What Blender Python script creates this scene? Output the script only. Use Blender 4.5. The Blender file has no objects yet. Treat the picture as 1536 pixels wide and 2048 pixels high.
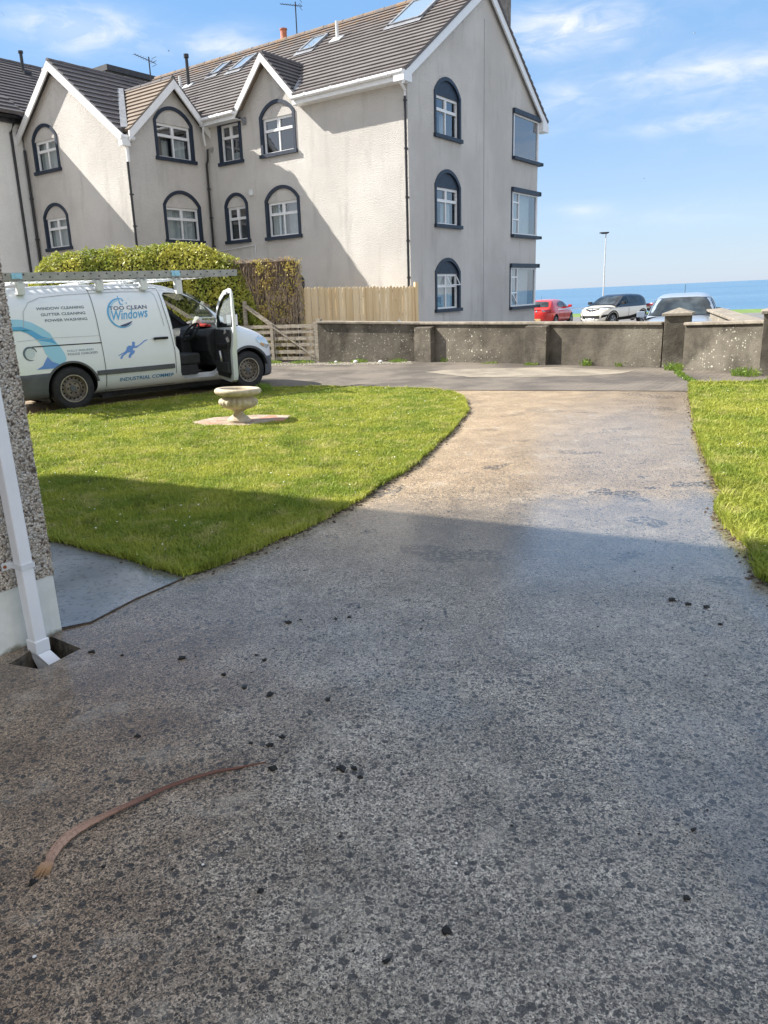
import bpy, bmesh, math, random
import numpy as np
from mathutils import Vector, Matrix, Euler
from mathutils.geometry import tessellate_polygon
from mathutils.bvhtree import BVHTree
from mathutils import noise as mnoise
random.seed(7); rng = np.random.default_rng(11)
R = math.radians
scene = bpy.context.scene
COL = scene.collection

# ------------------------------------------------------------------ camera
CAM_H = 1.5
F_PX, CX_PX = 1534.0, 690.0
roll, pitch = R(2.62), math.atan(426.4 / 1534.0)
fw = Vector((0, math.cos(pitch), -math.sin(pitch)))
r0 = Vector((1, 0, 0)); u0 = r0.cross(fw)
rt = r0 * math.cos(roll) - u0 * math.sin(roll)
up = u0 * math.cos(roll) + r0 * math.sin(roll)
cd = bpy.data.cameras.new('camera'); cam = bpy.data.objects.new('camera', cd); COL.objects.link(cam)
m = Matrix((rt, up, -fw)).transposed().to_4x4(); m.translation = (0, 0, CAM_H)
cam.matrix_world = m
cd.sensor_fit = 'VERTICAL'; cd.sensor_height = 24.0; cd.lens = F_PX / 2048 * 24.0
cd.shift_x = (768.0 - CX_PX) / 2048.0
cd.clip_start = 0.05; cd.clip_end = 60000
scene.camera = cam

# ------------------------------------------------------------------ light
SUN_EL, SUN_AZ = R(40.0), R(-75.9)
sd = bpy.data.lights.new('sun', 'SUN'); so = bpy.data.objects.new('sun', sd); COL.objects.link(so)
sd.energy = 4.0; sd.angle = R(0.5); sd.color = (1.0, 0.945, 0.86)
sdir = Vector((math.sin(SUN_AZ) * math.cos(SUN_EL), math.cos(SUN_AZ) * math.cos(SUN_EL), math.sin(SUN_EL)))
so.rotation_euler = sdir.to_track_quat('Z', 'Y').to_euler()
scene.view_settings.view_transform = 'Standard'; scene.view_settings.look = 'None'
scene.view_settings.exposure = 1.4; scene.view_settings.gamma = 1.0

world = bpy.data.worlds.new('World'); scene.world = world; world.use_nodes = True
nt = world.node_tree; N = nt.nodes; Lk = nt.links
bg = N['Background']; bg.inputs[1].default_value = 0.15
sky = N.new('ShaderNodeTexSky'); sky.sky_type = 'NISHITA'; sky.sun_disc = False
sky.sun_elevation = SUN_EL; sky.sun_rotation = SUN_AZ; sky.air_density = 1.0; sky.dust_density = 0.3; sky.ozone_density = 1.5
def wmath(op, a, b=None, c=None):
    n = N.new('ShaderNodeMath'); n.operation = op
    for i, v in enumerate((a, b, c)):
        if v is None: continue
        if isinstance(v, (int, float)): n.inputs[i].default_value = v
        else: Lk.new(v, n.inputs[i])
    return n.outputs[0]
tc = N.new('ShaderNodeTexCoord'); sp = N.new('ShaderNodeSeparateXYZ'); Lk.new(tc.outputs['Generated'], sp.inputs[0])
az = wmath('ARCTAN2', sp.outputs[0], sp.outputs[1]); el = wmath('ARCSINE', sp.outputs[2])
cmb = N.new('ShaderNodeCombineXYZ'); Lk.new(wmath('MULTIPLY', az, 9.0), cmb.inputs[0]); Lk.new(wmath('MULTIPLY', el, 26.0), cmb.inputs[1])
cn = N.new('ShaderNodeTexNoise'); cn.inputs['Scale'].default_value = 1.7; cn.inputs['Detail'].default_value = 7; cn.inputs['Roughness'].default_value = 0.6
cn.inputs['Distortion'].default_value = 0.5
Lk.new(cmb.outputs[0], cn.inputs['Vector'])
spots = [(-0.275, 0.291, .055, .017, .95), (-0.125, 0.280, .05, .013, .7), (0.265, 0.272, .055, .018, .9), (0.31, 0.262, .04, .012, .5),
         (0.45, 0.212, .10, .022, .5), (0.37, 0.213, .10, .010, .25), (0.42, 0.166, .06, .007, .6), (0.295, 0.088, .025, .006, .4), (0.258, 0.20, .05, .022, .35), (0.39, 0.076, .09, .012, .2),
         (0.75, 0.35, .3, .06, .7), (-0.8, 0.4, .3, .07, .6), (0.9, 0.15, .3, .03, .5), (-1.0, 0.2, .3, .05, .6)]
tot = None
for a0, e0, ra, re, wgt in spots:
    dx = wmath('MULTIPLY', wmath('SUBTRACT', az, a0), 1 / ra); dy = wmath('MULTIPLY', wmath('SUBTRACT', el, e0), 1 / re)
    d2 = wmath('ADD', wmath('MULTIPLY', dx, dx), wmath('MULTIPLY', dy, dy))
    g = wmath('MULTIPLY', wmath('EXPONENT', wmath('MULTIPLY', d2, -0.75)), wgt)
    tot = g if tot is None else wmath('ADD', tot, g)
rmp = N.new('ShaderNodeMapRange'); rmp.inputs[1].default_value = 0.42; rmp.inputs[2].default_value = 0.66; Lk.new(cn.outputs[0], rmp.inputs[0])
# unseen broken white cloud added behind the camera and overhead as neutral fill
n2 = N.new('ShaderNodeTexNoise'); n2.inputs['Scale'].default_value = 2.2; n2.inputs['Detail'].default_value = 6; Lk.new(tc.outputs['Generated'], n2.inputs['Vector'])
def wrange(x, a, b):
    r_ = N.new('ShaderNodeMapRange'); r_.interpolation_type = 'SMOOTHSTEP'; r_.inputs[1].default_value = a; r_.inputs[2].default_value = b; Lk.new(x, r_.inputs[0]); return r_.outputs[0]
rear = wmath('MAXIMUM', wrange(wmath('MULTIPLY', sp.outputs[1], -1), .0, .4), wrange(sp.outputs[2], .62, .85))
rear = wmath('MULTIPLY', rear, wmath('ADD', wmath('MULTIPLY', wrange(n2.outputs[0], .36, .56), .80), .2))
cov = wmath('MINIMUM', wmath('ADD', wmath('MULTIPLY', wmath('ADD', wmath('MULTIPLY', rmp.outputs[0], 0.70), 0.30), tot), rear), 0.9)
mx = N.new('ShaderNodeMix'); mx.data_type = 'RGBA'
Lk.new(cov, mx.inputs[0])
tint = N.new('ShaderNodeMix'); tint.data_type = 'RGBA'; tint.blend_type = 'MULTIPLY'; tint.inputs[0].default_value = 1.0
Lk.new(sky.outputs[0], tint.inputs[6]); tint.inputs[7].default_value = (1, 1, 1, 1)
ramp = N.new('ShaderNodeValToRGB'); Lk.new(wmath('MULTIPLY', el, 1.8), ramp.inputs[0])   # summer sky: pale at the sea horizon, deeper overhead
e_ = ramp.color_ramp.elements; e_[0].position = 0.0; e_[0].color = (1.18, 1.50, 2.02, 1); e_[1].position = 1.0; e_[1].color = (.48, 1.05, 2.05, 1)
for p_, c_ in ((.12, (1.08, 1.50, 2.08, 1)), (.30, (.74, 1.28, 2.10, 1)), (.55, (.54, 1.15, 2.10, 1))):
    q_ = e_.new(p_); q_.color = c_
tint2 = N.new('ShaderNodeMix'); tint2.data_type = 'RGBA'; tint2.inputs[0].default_value = .88
Lk.new(tint.outputs[2], tint2.inputs[6]); Lk.new(ramp.outputs[0], tint2.inputs[7])
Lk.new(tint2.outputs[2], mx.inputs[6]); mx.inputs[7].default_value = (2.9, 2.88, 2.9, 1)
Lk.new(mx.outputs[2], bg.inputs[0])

# ------------------------------------------------------------------ helpers
class MB:
    def __init__(s): s.v = []; s.f = []; s.m = []; s.M = Matrix.Identity(4)
    def add(s, vs, fs, mi=0):
        b = len(s.v)
        for p in vs: s.v.append(tuple(s.M @ Vector(p)))
        for f in fs: s.f.append(tuple(b + i for i in f)); s.m.append(mi)
        return s
    def box(s, x0, y0, z0, x1, y1, z1, mi=0):
        return s.add([(x0,y0,z0),(x1,y0,z0),(x1,y1,z0),(x0,y1,z0),(x0,y0,z1),(x1,y0,z1),(x1,y1,z1),(x0,y1,z1)],
                     [(0,3,2,1),(4,5,6,7),(0,1,5,4),(1,2,6,5),(2,3,7,6),(3,0,4,7)], mi)
    def bar(s, p0, p1, w, h, mi=0, upv=(0, 0, 1), ext=0.0):
        p0 = Vector(p0); p1 = Vector(p1); d = (p1 - p0).normalized(); p0 = p0 - d * ext; p1 = p1 + d * ext
        a = d.cross(Vector(upv)).normalized() * w / 2; b = a.cross(d).normalized() * h / 2
        vs = [p0 - a - b, p0 + a - b, p0 + a + b, p0 - a + b, p1 - a - b, p1 + a - b, p1 + a + b, p1 - a + b]
        return s.add(vs, [(0,1,2,3),(7,6,5,4),(0,4,5,1),(1,5,6,2),(2,6,7,3),(3,7,4,0)], mi)
    def tube(s, pts, rad, seg=8, mi=0, cap=True):
        pts = [Vector(p) for p in pts]; n = len(pts)
        if not hasattr(rad, '__len__'): rad = [rad] * n
        ref = Vector((0, 0, 1)); vs = []
        for i, p in enumerate(pts):
            d = (pts[min(i + 1, n - 1)] - pts[max(i - 1, 0)]).normalized()
            rf = ref if abs(d.dot(ref)) < .95 else Vector((1, 0, 0))
            a = d.cross(rf).normalized(); b = d.cross(a)
            for k in range(seg):
                t = 2 * math.pi * k / seg; vs.append(p + (a * math.cos(t) + b * math.sin(t)) * rad[i])
        fs = [(i * seg + k, i * seg + (k + 1) % seg, (i + 1) * seg + (k + 1) % seg, (i + 1) * seg + k) for i in range(n - 1) for k in range(seg)]
        if cap: fs += [tuple(range(seg))[::-1], tuple((n - 1) * seg + k for k in range(seg))]
        return s.add(vs, fs, mi)
    def lathe(s, prof, seg=32, mi=0, axis='Z', lobes=0, amp=0.0, lrange=(0, 0)):
        vs = []; n = len(prof)
        for i, (r, z) in enumerate(prof):
            for k in range(seg):
                t = 2 * math.pi * k / seg; rr = r
                if lobes and lrange[0] <= i <= lrange[1]: rr = r * (1 + amp * (abs(math.sin(t * lobes / 2)) - .6))
                if axis == 'Z': vs.append((rr * math.cos(t), rr * math.sin(t), z))
                else: vs.append((rr * math.cos(t), z, rr * math.sin(t)))
        fs = [(i * seg + k, i * seg + (k + 1) % seg, (i + 1) * seg + (k + 1) % seg, (i + 1) * seg + k) for i in range(n - 1) for k in range(seg)]
        return s.add(vs, fs, mi)
    def prism(s, poly, y0, y1, mi=0, plane='XZ'):
        """closed 2-D outline extruded between y0 and y1"""
        n = len(poly)
        def P(p, y): return (p[0], y, p[1]) if plane == 'XZ' else ((y, p[0], p[1]) if plane == 'YZ' else (p[0], p[1], y))
        vs = [P(p, y0) for p in poly] + [P(p, y1) for p in poly]
        tri = tessellate_polygon([[Vector((p[0], p[1], 0)) for p in poly]])
        fs = [tuple(t) for t in tri] + [tuple(n + i for i in t[::-1]) for t in tri]
        fs += [(i, (i + 1) % n, n + (i + 1) % n, n + i) for i in range(n)]
        return s.add(vs, fs, mi)
    def face_holes(s, outer, holes, fn, mi=0):
        loops = [outer] + holes; flat = [p for l in loops for p in l]
        tri = tessellate_polygon([[Vector((p[0], p[1], 0)) for p in l] for l in loops])
        return s.add([fn(*p) for p in flat], [tuple(t) for t in tri], mi)
    def band(s, outer, inner, y0, y1, mi=0):
        """strip between two open outlines of equal length, extruded"""
        n = len(outer)
        vs = [(p[0], y0, p[1]) for p in outer] + [(p[0], y0, p[1]) for p in inner] + [(p[0], y1, p[1]) for p in outer] + [(p[0], y1, p[1]) for p in inner]
        fs = []
        for i in range(n - 1):
            fs += [(i, i+1, n+i+1, n+i), (2*n+i, 3*n+i, 3*n+i+1, 2*n+i+1), (i, 2*n+i, 2*n+i+1, i+1), (n+i, n+i+1, 3*n+i+1, 3*n+i)]
        return s.add(vs, fs, mi)
    def build(s, name, mats, parent=None, smooth=False, bevel=0, recalc=True, loc=None):
        me = bpy.data.meshes.new(name); me.from_pydata(s.v, [], s.f)
        if not isinstance(mats, (list, tuple)): mats = [mats]
        for mt in mats: me.materials.append(mt)
        if len(mats) > 1: me.polygons.foreach_set('material_index', s.m)
        if recalc:
            bm = bmesh.new(); bm.from_mesh(me)
            if bevel: bmesh.ops.remove_doubles(bm, verts=bm.verts, dist=1e-5)
            bmesh.ops.recalc_face_normals(bm, faces=bm.faces); bm.to_mesh(me); bm.free()
        if smooth:
            me.shade_smooth()
            if smooth is not True: me.set_sharp_from_angle(angle=R(smooth))
        o = bpy.data.objects.new(name, me); COL.objects.link(o)
        if parent: o.parent = parent
        if loc: o.location = loc
        if bevel:
            b = o.modifiers.new('bevel', 'BEVEL'); b.width = bevel; b.segments = 2; b.limit_method = 'ANGLE'
        return o

def tag(o, label=None, cat=None, group=None, kind=None):
    if label: o['label'] = label
    if cat: o['category'] = cat
    if group: o['group'] = group
    if kind: o['kind'] = kind
    return o
def thing(name, label, cat, loc=(0, 0, 0), rz=0.0, group=None):
    o = bpy.data.objects.new(name, None); COL.objects.link(o); o.location = loc; o.rotation_euler = (0, 0, rz); o.empty_display_size = .2
    return tag(o, label, cat, group)
def arc(cx, cz, r, a0, a1, n=24): return [(cx + r * math.cos(R(a0 + (a1 - a0) * i / n)), cz + r * math.sin(R(a0 + (a1 - a0) * i / n))) for i in range(n + 1)]

# ---- materials
class NT:
    def __init__(s, name):
        s.mat = bpy.data.materials.new(name); s.mat.use_nodes = True; s.t = s.mat.node_tree; s.b = s.t.nodes['Principled BSDF']
        s.out = s.t.nodes['Material Output']; c = s.t.nodes.new('ShaderNodeTexCoord'); s.obj = c.outputs['Object']
    def link(s, a, b): s.t.links.new(a, b)
    def setv(s, n, i, v):
        if v is None: return
        if isinstance(v, (int, float)): n.inputs[i].default_value = v
        elif isinstance(v, tuple): n.inputs[i].default_value = (*v, 1) if len(v) == 3 and n.inputs[i].type == 'RGBA' else v
        else: s.link(v, n.inputs[i])
    def noise(s, scale, detail=4, rough=.55, vec=None, stretch=None, dist=0, col=False):
        v = vec or s.obj
        if stretch:
            mp = s.t.nodes.new('ShaderNodeMapping'); mp.inputs['Scale'].default_value = stretch; s.link(v, mp.inputs[0]); v = mp.outputs[0]
        n = s.t.nodes.new('ShaderNodeTexNoise'); n.inputs['Scale'].default_value = scale; n.inputs['Detail'].default_value = detail
        n.inputs['Roughness'].default_value = rough; n.inputs['Distortion'].default_value = dist; s.link(v, n.inputs['Vector'])
        return n.outputs[1 if col else 0]
    def vor(s, scale, out='Distance', vec=None, feat='F1', rand=1.0):
        n = s.t.nodes.new('ShaderNodeTexVoronoi'); n.feature = feat; n.inputs['Scale'].default_value = scale; n.inputs['Randomness'].default_value = rand
        s.link(vec or s.obj, n.inputs['Vector']); return n.outputs[out]
    def rng(s, x, a, b, c=0.0, d=1.0):
        n = s.t.nodes.new('ShaderNodeMapRange'); n.interpolation_type = 'SMOOTHSTEP'
        for i, v in enumerate((x, a, b, c, d)): s.setv(n, i, v)
        return n.outputs[0]
    def math(s, op, a, b=None):
        n = s.t.nodes.new('ShaderNodeMath'); n.operation = op; s.setv(n, 0, a); s.setv(n, 1, b); return n.outputs[0]
    def mix(s, fac, a, b, mode='MIX'):
        n = s.t.nodes.new('ShaderNodeMix'); n.data_type = 'RGBA'; n.blend_type = mode
        s.setv(n, 0, fac); s.setv(n, 6, a); s.setv(n, 7, b); return n.outputs[2]
    def xyz(s, i):
        n = s.t.nodes.new('ShaderNodeSeparateXYZ'); s.link(s.obj, n.inputs[0]); return n.outputs[i]
    def bump(s, h, strength=.5, dist=.01, prev=None):
        n = s.t.nodes.new('ShaderNodeBump'); n.inputs['Strength'].default_value = strength; n.inputs['Distance'].default_value = dist
        s.link(h, n.inputs['Height'])
        if prev: s.link(prev, n.inputs['Normal'])
        return n.outputs[0]
    def set(s, **k):
        nm = dict(color='Base Color', rough='Roughness', metal='Metallic', normal='Normal', spec='Specular IOR Level', coat='Coat Weight', coatr='Coat Roughness', trans='Transmission Weight', ior='IOR', alpha='Alpha', sheen='Sheen Weight', coatn='Coat Normal')
        for a, v in k.items(): s.setv(s.b, nm[a], v)
        return s.mat

def plain(name, col, rough=.5, metal=0.0, var=.12, sc=6, bump=0.0, bsc=80, coat=0.0, spec=.5):
    n = NT(name); nz = n.noise(sc, 5)
    c = n.mix(n.rng(nz, .3, .7), tuple(x * (1 - var) for x in col), tuple(min(1, x * (1 + var)) for x in col))
    n.set(color=c, rough=n.rng(n.noise(sc * 2.3, 3), .2, .8, max(0.02, rough * .85), min(1, rough * 1.15)), metal=metal, spec=spec)
    if coat: n.set(coat=coat, coatr=.04)
    if bump: n.set(normal=n.bump(n.noise(bsc, 4), bump, .01))
    return n.mat

def m_render(name, c0, c1, stain=.5, bs=.55):
    n = NT(name)
    streak = n.noise(1.6, 6, .62, stretch=(1.6, 1.6, .28)); big = n.noise(.45, 4); fine = n.noise(46, 4, .7)
    c = n.mix(n.rng(big, .35, .68), c0, c1)
    c = n.mix(n.math('MULTIPLY', n.rng(streak, .5, .78), stain), c, tuple(x * .55 for x in c0))
    dark = n.rng(n.noise(5.5, 6, .7), .60, .74)
    c = n.mix(n.math('MULTIPLY', n.math('MULTIPLY', dark, n.rng(big, .4, .6)), .5 * stain), c, (.16, .15, .12))
    c = n.mix(n.math('MULTIPLY', n.rng(fine, .42, .7), .32), c, tuple(x * .5 for x in c0))
    h = n.math('ADD', n.math('MULTIPLY', n.noise(38, 3, .6), 1.0), n.math('MULTIPLY', n.vor(60), .5))
    return n.set(color=c, rough=.92, spec=.2, normal=n.bump(h, bs, .03))
M = {}
M['render'] = m_render('roughcast_render', (.61, .585, .55), (.725, .70, .66), .42, .8)
M['render_white'] = m_render('white_masonry', (.82, .82, .80), (.88, .88, .86), .12, .3)
M['navy'] = plain('navy_paint', (.014, .026, .050), .5, var=.2, bump=.1)
M['upvc'] = plain('white_plastic', (.82, .83, .84), .32, var=.03)
M['upvc_old'] = plain('weathered_white_plastic', (.70, .72, .72), .4, var=.08)
M['blackpipe'] = plain('black_pipe', (.018, .019, .022), .38)
M['lead'] = plain('lead_flashing', (.22, .23, .25), .55, var=.2)
M['terracotta'] = plain('terracotta', (.45, .16, .09), .8)
M['steel_dark'] = plain('dark_metal', (.05, .05, .055), .4, metal=.6)
M['alu'] = plain('aluminium', (.62, .63, .63), .38, metal=.75, var=.15)
M['curtain'] = plain('net_curtain', (.80, .80, .78), .9, var=.06)
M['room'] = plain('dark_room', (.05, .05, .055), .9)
M['green_cloth'] = plain('green_cloth', (.10, .32, .22), .8)

def m_glass(name='window_glass', tintc=(.62, .68, .70), boost=.03):
    n = NT(name); t = n.t
    tr = t.nodes.new('ShaderNodeBsdfTransparent'); tr.inputs[0].default_value = (*tintc, 1)
    gl = t.nodes.new('ShaderNodeBsdfGlossy'); gl.inputs['Roughness'].default_value = .01; gl.inputs[0].default_value = (.95, .97, 1, 1)
    ge = t.nodes.new('ShaderNodeNewGeometry'); dt = t.nodes.new('ShaderNodeVectorMath'); dt.operation = 'DOT_PRODUCT'; n.link(ge.outputs['Normal'], dt.inputs[0]); n.link(ge.outputs['Incoming'], dt.inputs[1])
    sch = n.math('POWER', n.math('SUBTRACT', 1.0, n.math('ABSOLUTE', dt.outputs['Value'])), 4.0)
    wob = n.bump(n.noise(1.6, 2), .05, .02); n.link(wob, gl.inputs['Normal'])
    f2 = n.math('MINIMUM', n.math('ADD', n.math('MULTIPLY', sch, .92), .15 + boost), 1.0)
    ms = t.nodes.new('ShaderNodeMixShader'); n.link(f2, ms.inputs[0]); n.link(tr.outputs[0], ms.inputs[1]); n.link(gl.outputs[0], ms.inputs[2])
    n.link(ms.outputs[0], n.out.inputs['Surface']); return n.mat
M['glass'] = m_glass(); M['glass_clear'] = m_glass('car_window_glass', (.80, .86, .84), .02)
def m_tile(name, c0, c1, lichen=True):
    n = NT(name)
    c = n.mix(n.rng(n.noise(1.3, 6, .65), .35, .7), c0, c1)
    c = n.mix(n.rng(n.noise(18, 5, .7), .5, .8, 0, .6), c, tuple(x * 1.7 for x in c1))
    sc_ = n.t.nodes.new('ShaderNodeSeparateColor'); n.link(n.vor(3.2, 'Color'), sc_.inputs[0]); c = n.mix(n.math('MULTIPLY', sc_.outputs[0], .3), c, c0)
    if lichen:
        z = n.rng(n.xyz(2), 9.6, 10.6); l = n.math('MULTIPLY', n.rng(n.noise(3.2, 6, .7), .42, .62), z)
        c = n.mix(n.math('MULTIPLY', l, .5), c, (.36, .21, .085))
    return n.set(color=c, rough=.8, spec=.3, normal=n.bump(n.noise(55, 4), .4, .01))
M['tile'] = m_tile('roof_tile', (.135, .122, .118), (.19, .176, .172))
M['tile_dark'] = m_tile('dark_roof_tile', (.10, .095, .10), (.14, .13, .135), False)
M['tile_sunlit'] = m_tile('sunlit_roof_tile', (.19, .155, .125), (.25, .205, .165), False)  # lighter copy for the sunward gablet slopes, sunlight put into the tile colour

# ------------------------------------------------------------------ setting: ground, drive, lawns, sea
def q_of(x, y): return .6 * x + .8 * y
def gz(x, y):
    q = q_of(x, y)
    pts = [(-200, -.25), (11, -.25), (13, -.035), (16, -.035), (19, -.18), (42, -.45), (60, -.70), (76, -.92), (78, -2.2), (84, -11.5), (400, -13)]
    for (a, za), (b, zb) in zip(pts, pts[1:]):
        if q <= b: return za + (zb - za) * max(0, (q - a)) / (b - a)
    return -13
def m_asphalt(name, c, rough=.8):
    n = NT(name); cc = n.mix(n.rng(n.noise(2.2, 6), .3, .7), tuple(x * .75 for x in c), tuple(x * 1.3 for x in c))
    cc = n.mix(n.rng(n.noise(160, 3), .55, .8), cc, tuple(x * 2.0 for x in c))
    return n.set(color=cc, rough=rough, normal=n.bump(n.noise(120, 3), .4, .01))
M['parking'] = m_asphalt('parking_asphalt', (.16, .155, .15))
gm = NT('verge_grass'); M['verge'] = gm.set(color=gm.mix(gm.rng(gm.noise(.8, 6), .3, .7), (.10, .17, .03), (.17, .26, .05)), rough=.9)
# ground sheet
b = MB(); Q = [-120, -30, 0, 10, 16, 19, 30, 42, 60]; Tt = [-150, -60, -25, -10, 0, 10, 20, 30, 45, 70, 150]
def sheet(Qs, Ts, fz, name, mat, kind='structure', mb=None, dz=0):
    b = MB(); nq = len(Qs)
    for t in Ts:
        for q in Qs:
            x = .6 * q + .8 * t; y = .8 * q - .6 * t; b.v.append((x, y, fz(x, y) + dz))
    for i in range(len(Ts) - 1):
        for j in range(nq - 1):
            a = i * nq + j; b.f.append((a, a + 1, a + nq + 1, a + nq)); b.m.append(0)
    o = b.build(name, mat); tag(o, kind=kind); return o
sheet([-120, -30, 0, 11, 13, 16, 19, 30, 42, 60, 62], Tt, gz, 'ground', M['parking'])
sheet([62, 66, 70, 76, 78, 84, 120, 400], Tt, gz, 'cliff_verge', M['verge'])
# sea
n = NT('sea_water')
wv = n.math('ADD', n.noise(.35, 6, .65, stretch=(1, .45, 1)), n.math('MULTIPLY', n.noise(.05, 4, .6), 1.5))
cc = n.mix(n.rng(n.noise(.006, 5, .6, stretch=(.35, 1.6, 1)), .35, .7), (.062, .155, .262), (.10, .20, .30))
M['sea'] = n.set(color=cc, rough=.28, spec=.32, normal=n.bump(wv, .85, 1.2))
b = MB(); b.add([(-22000, 40, -9.5), (26000, 40, -9.5), (26000, 26000, -9.5), (-22000, 26000, -9.5)], [(0, 1, 2, 3)])
tag(b.build('sea', M['sea']), kind='structure')

def m_concrete(name, wet=1.0, dry_tan=True):
    n = NT(name); x = n.xyz(0); y = n.xyz(1)
    big = n.noise(.55, 5, .6); mid = n.noise(3.2, 6, .65); fine = n.noise(90, 4, .75)
    grey = n.mix(n.rng(mid, .3, .7), (.46, .405, .325), (.72, .65, .545))
    grey = n.mix(n.math('MULTIPLY', n.rng(n.noise(9, 6, .7), .48, .7), .6), grey, (.32, .28, .22))
    brown = n.mix(n.rng(mid, .3, .7), (.33, .215, .13), (.57, .405, .26))
    # browner along the left edge of the drive near the house, dry tan across the far half
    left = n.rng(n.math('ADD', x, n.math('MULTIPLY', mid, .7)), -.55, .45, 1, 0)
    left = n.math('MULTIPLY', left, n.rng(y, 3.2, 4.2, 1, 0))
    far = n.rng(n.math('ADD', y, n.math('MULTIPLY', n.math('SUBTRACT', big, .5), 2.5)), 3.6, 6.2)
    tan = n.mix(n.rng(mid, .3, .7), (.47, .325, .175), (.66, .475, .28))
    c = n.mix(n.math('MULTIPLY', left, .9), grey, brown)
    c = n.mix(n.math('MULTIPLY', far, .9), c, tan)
    # pits between the exposed stones
    wn = n.t.nodes.new('ShaderNodeVectorMath'); wn.operation = 'MULTIPLY_ADD'; n.link(n.noise(55, 3, .6, col=True), wn.inputs[0]); wn.inputs[1].default_value = (.016, .016, 0); n.link(n.obj, wn.inputs[2]); wv_ = wn.outputs[0]
    def pitlayer(sc, lo, rmax):
        cc_ = n.t.nodes.new('ShaderNodeSeparateColor'); n.link(n.vor(sc, 'Color', wv_), cc_.inputs[0])
        thr = n.math('MULTIPLY', n.rng(cc_.outputs[0], lo, 1.0), rmax)
        return n.rng(n.math('SUBTRACT', n.vor(sc, 'Distance', wv_), thr), -.06, .03, 1, 0)
    dens = n.rng(n.noise(1.3, 2), .3, .7, .60, .36)
    dens = n.math('ADD', dens, n.rng(y, 2.0, 3.4, .12, -.05))
    pit = n.math('MAXIMUM', n.math('MULTIPLY', pitlayer(44, n.math('SUBTRACT', 1.34, dens), .58), .95), n.math('MULTIPLY', pitlayer(95, n.math('SUBTRACT', 1.02, dens), .62), .9))
    pits = n.math('MAXIMUM', pit, n.math('MULTIPLY', pitlayer(210, n.math('SUBTRACT', .92, dens), .78), .85))
    pamt = n.rng(y, 5.5, 9, .95, .40)
    c = n.mix(n.math('MULTIPLY', pits, pamt), c, (.022, .022, .026))
    grain = n.noise(260, 3, .85); c = n.mix(n.rng(grain, .50, .36, 0, .75), c, (.05, .045, .04)); c = n.mix(n.rng(grain, .54, .70, 0, .65), c, (.60, .56, .48))
    for sc_, lo_, hi_, am_ in ((165, .50, 1.25, .8), (330, .5, 1.3, .7)):      # individual stones of the exposed aggregate
        sc3 = n.t.nodes.new('ShaderNodeSeparateColor'); n.link(n.vor(sc_, 'Color', wv_), sc3.inputs[0]); vv = n.rng(sc3.outputs[0], .15, .95, lo_, hi_)
        gc = n.t.nodes.new('ShaderNodeCombineColor'); [n.link(vv, gc.inputs[i_]) for i_ in range(3)]; c = n.mix(am_, c, gc.outputs[0], 'MULTIPLY')
    damp = n.noise(3.5, 5, .7); c = n.mix(n.rng(damp, .52, .70, 0, .14), c, (.10, .088, .07)); c = n.mix(n.rng(damp, .46, .34, 0, .22), c, (.62, .57, .48))
    specks = n.rng(n.vor(26), .03, .05, 1, 0)
    c = n.mix(n.math('MULTIPLY', specks, n.rng(n.noise(21, 2), .55, .6)), c, (.55, .53, .48))
    # wetness: right side and the strip along the lawn stays wet
    wetx = n.rng(n.math('ADD', n.math('SUBTRACT', x, n.math('MULTIPLY', y, .16)), n.math('MULTIPLY', n.math('SUBTRACT', big, .5), 3.2)), -.9, 1.5)
    wetn = n.math('MAXIMUM', wetx, n.rng(n.math('ADD', big, n.math('MULTIPLY', n.rng(y, 1.5, 4), .06)), .5, .66))
    wetn = n.math('MULTIPLY', wetn, n.rng(n.math('ADD', n.math('SUBTRACT', y, n.math('MULTIPLY', x, 1.6)), n.math('MULTIPLY', big, 2)), 4.0, 7.5, 1.0, .12))
    s1 = n.rng(y, 3.0, 4.3); s1 = n.math('MULTIPLY', s1, n.rng(n.math('ADD', x, n.math('MULTIPLY', n.math('SUBTRACT', big, .5), 2.4)), -.9, .8)); s1 = n.math('MULTIPLY', s1, n.rng(n.math('ADD', y, n.math('MULTIPLY', n.math('SUBTRACT', mid, .5), 1.2)), 5.1, 6.0, 1.0, .0))
    ed = n.math('SUBTRACT', n.math('ADD', n.math('MULTIPLY', y, .43), .42), x); s2 = n.rng(n.math('ADD', ed, n.math('MULTIPLY', n.math('SUBTRACT', n.noise(1.3, 4, .6, stretch=(1, .45, 1)), .5), 2.4)), -.15, .6, 1, 0); s2 = n.math('MULTIPLY', s2, n.rng(y, 6.2, 9.5, .85, .5)); s2 = n.math('MAXIMUM', s2, n.math('MULTIPLY', n.rng(n.math('ADD', n.math('ABSOLUTE', n.math('SUBTRACT', n.math('ADD', y, n.math('MULTIPLY', x, .35)), 6.2)), n.math('MULTIPLY', n.noise(1.5, 4), .8)), -.1, .9, .45, 0), n.rng(x, .8, 2.0)))
    shine = n.math('MAXIMUM', n.math('MAXIMUM', s1, s2), n.math('MULTIPLY', n.math('MAXIMUM', wetn, n.math('MULTIPLY', n.rng(y, 2.0, 3.4), n.rng(y, 5.2, 6.2, .9, .0))), .50)); c = n.mix(n.math('MULTIPLY', shine, .48), c, (.055, .05, .045))
    rough = n.math('SUBTRACT', .60, n.math('MULTIPLY', wetn, .26)); rough = n.math('SUBTRACT', rough, n.math('MULTIPLY', pits, .22))
    rough = n.math('MAXIMUM', n.math('ADD', rough, n.math('MULTIPLY', n.rng(mid, .3, .7), .10)), .10)
    h = n.math('ADD', n.math('MULTIPLY', pits, -1.0), n.math('MULTIPLY', grain, .9)); h = n.math('ADD', h, n.math('MULTIPLY', n.noise(14, 4), .4))
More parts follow.
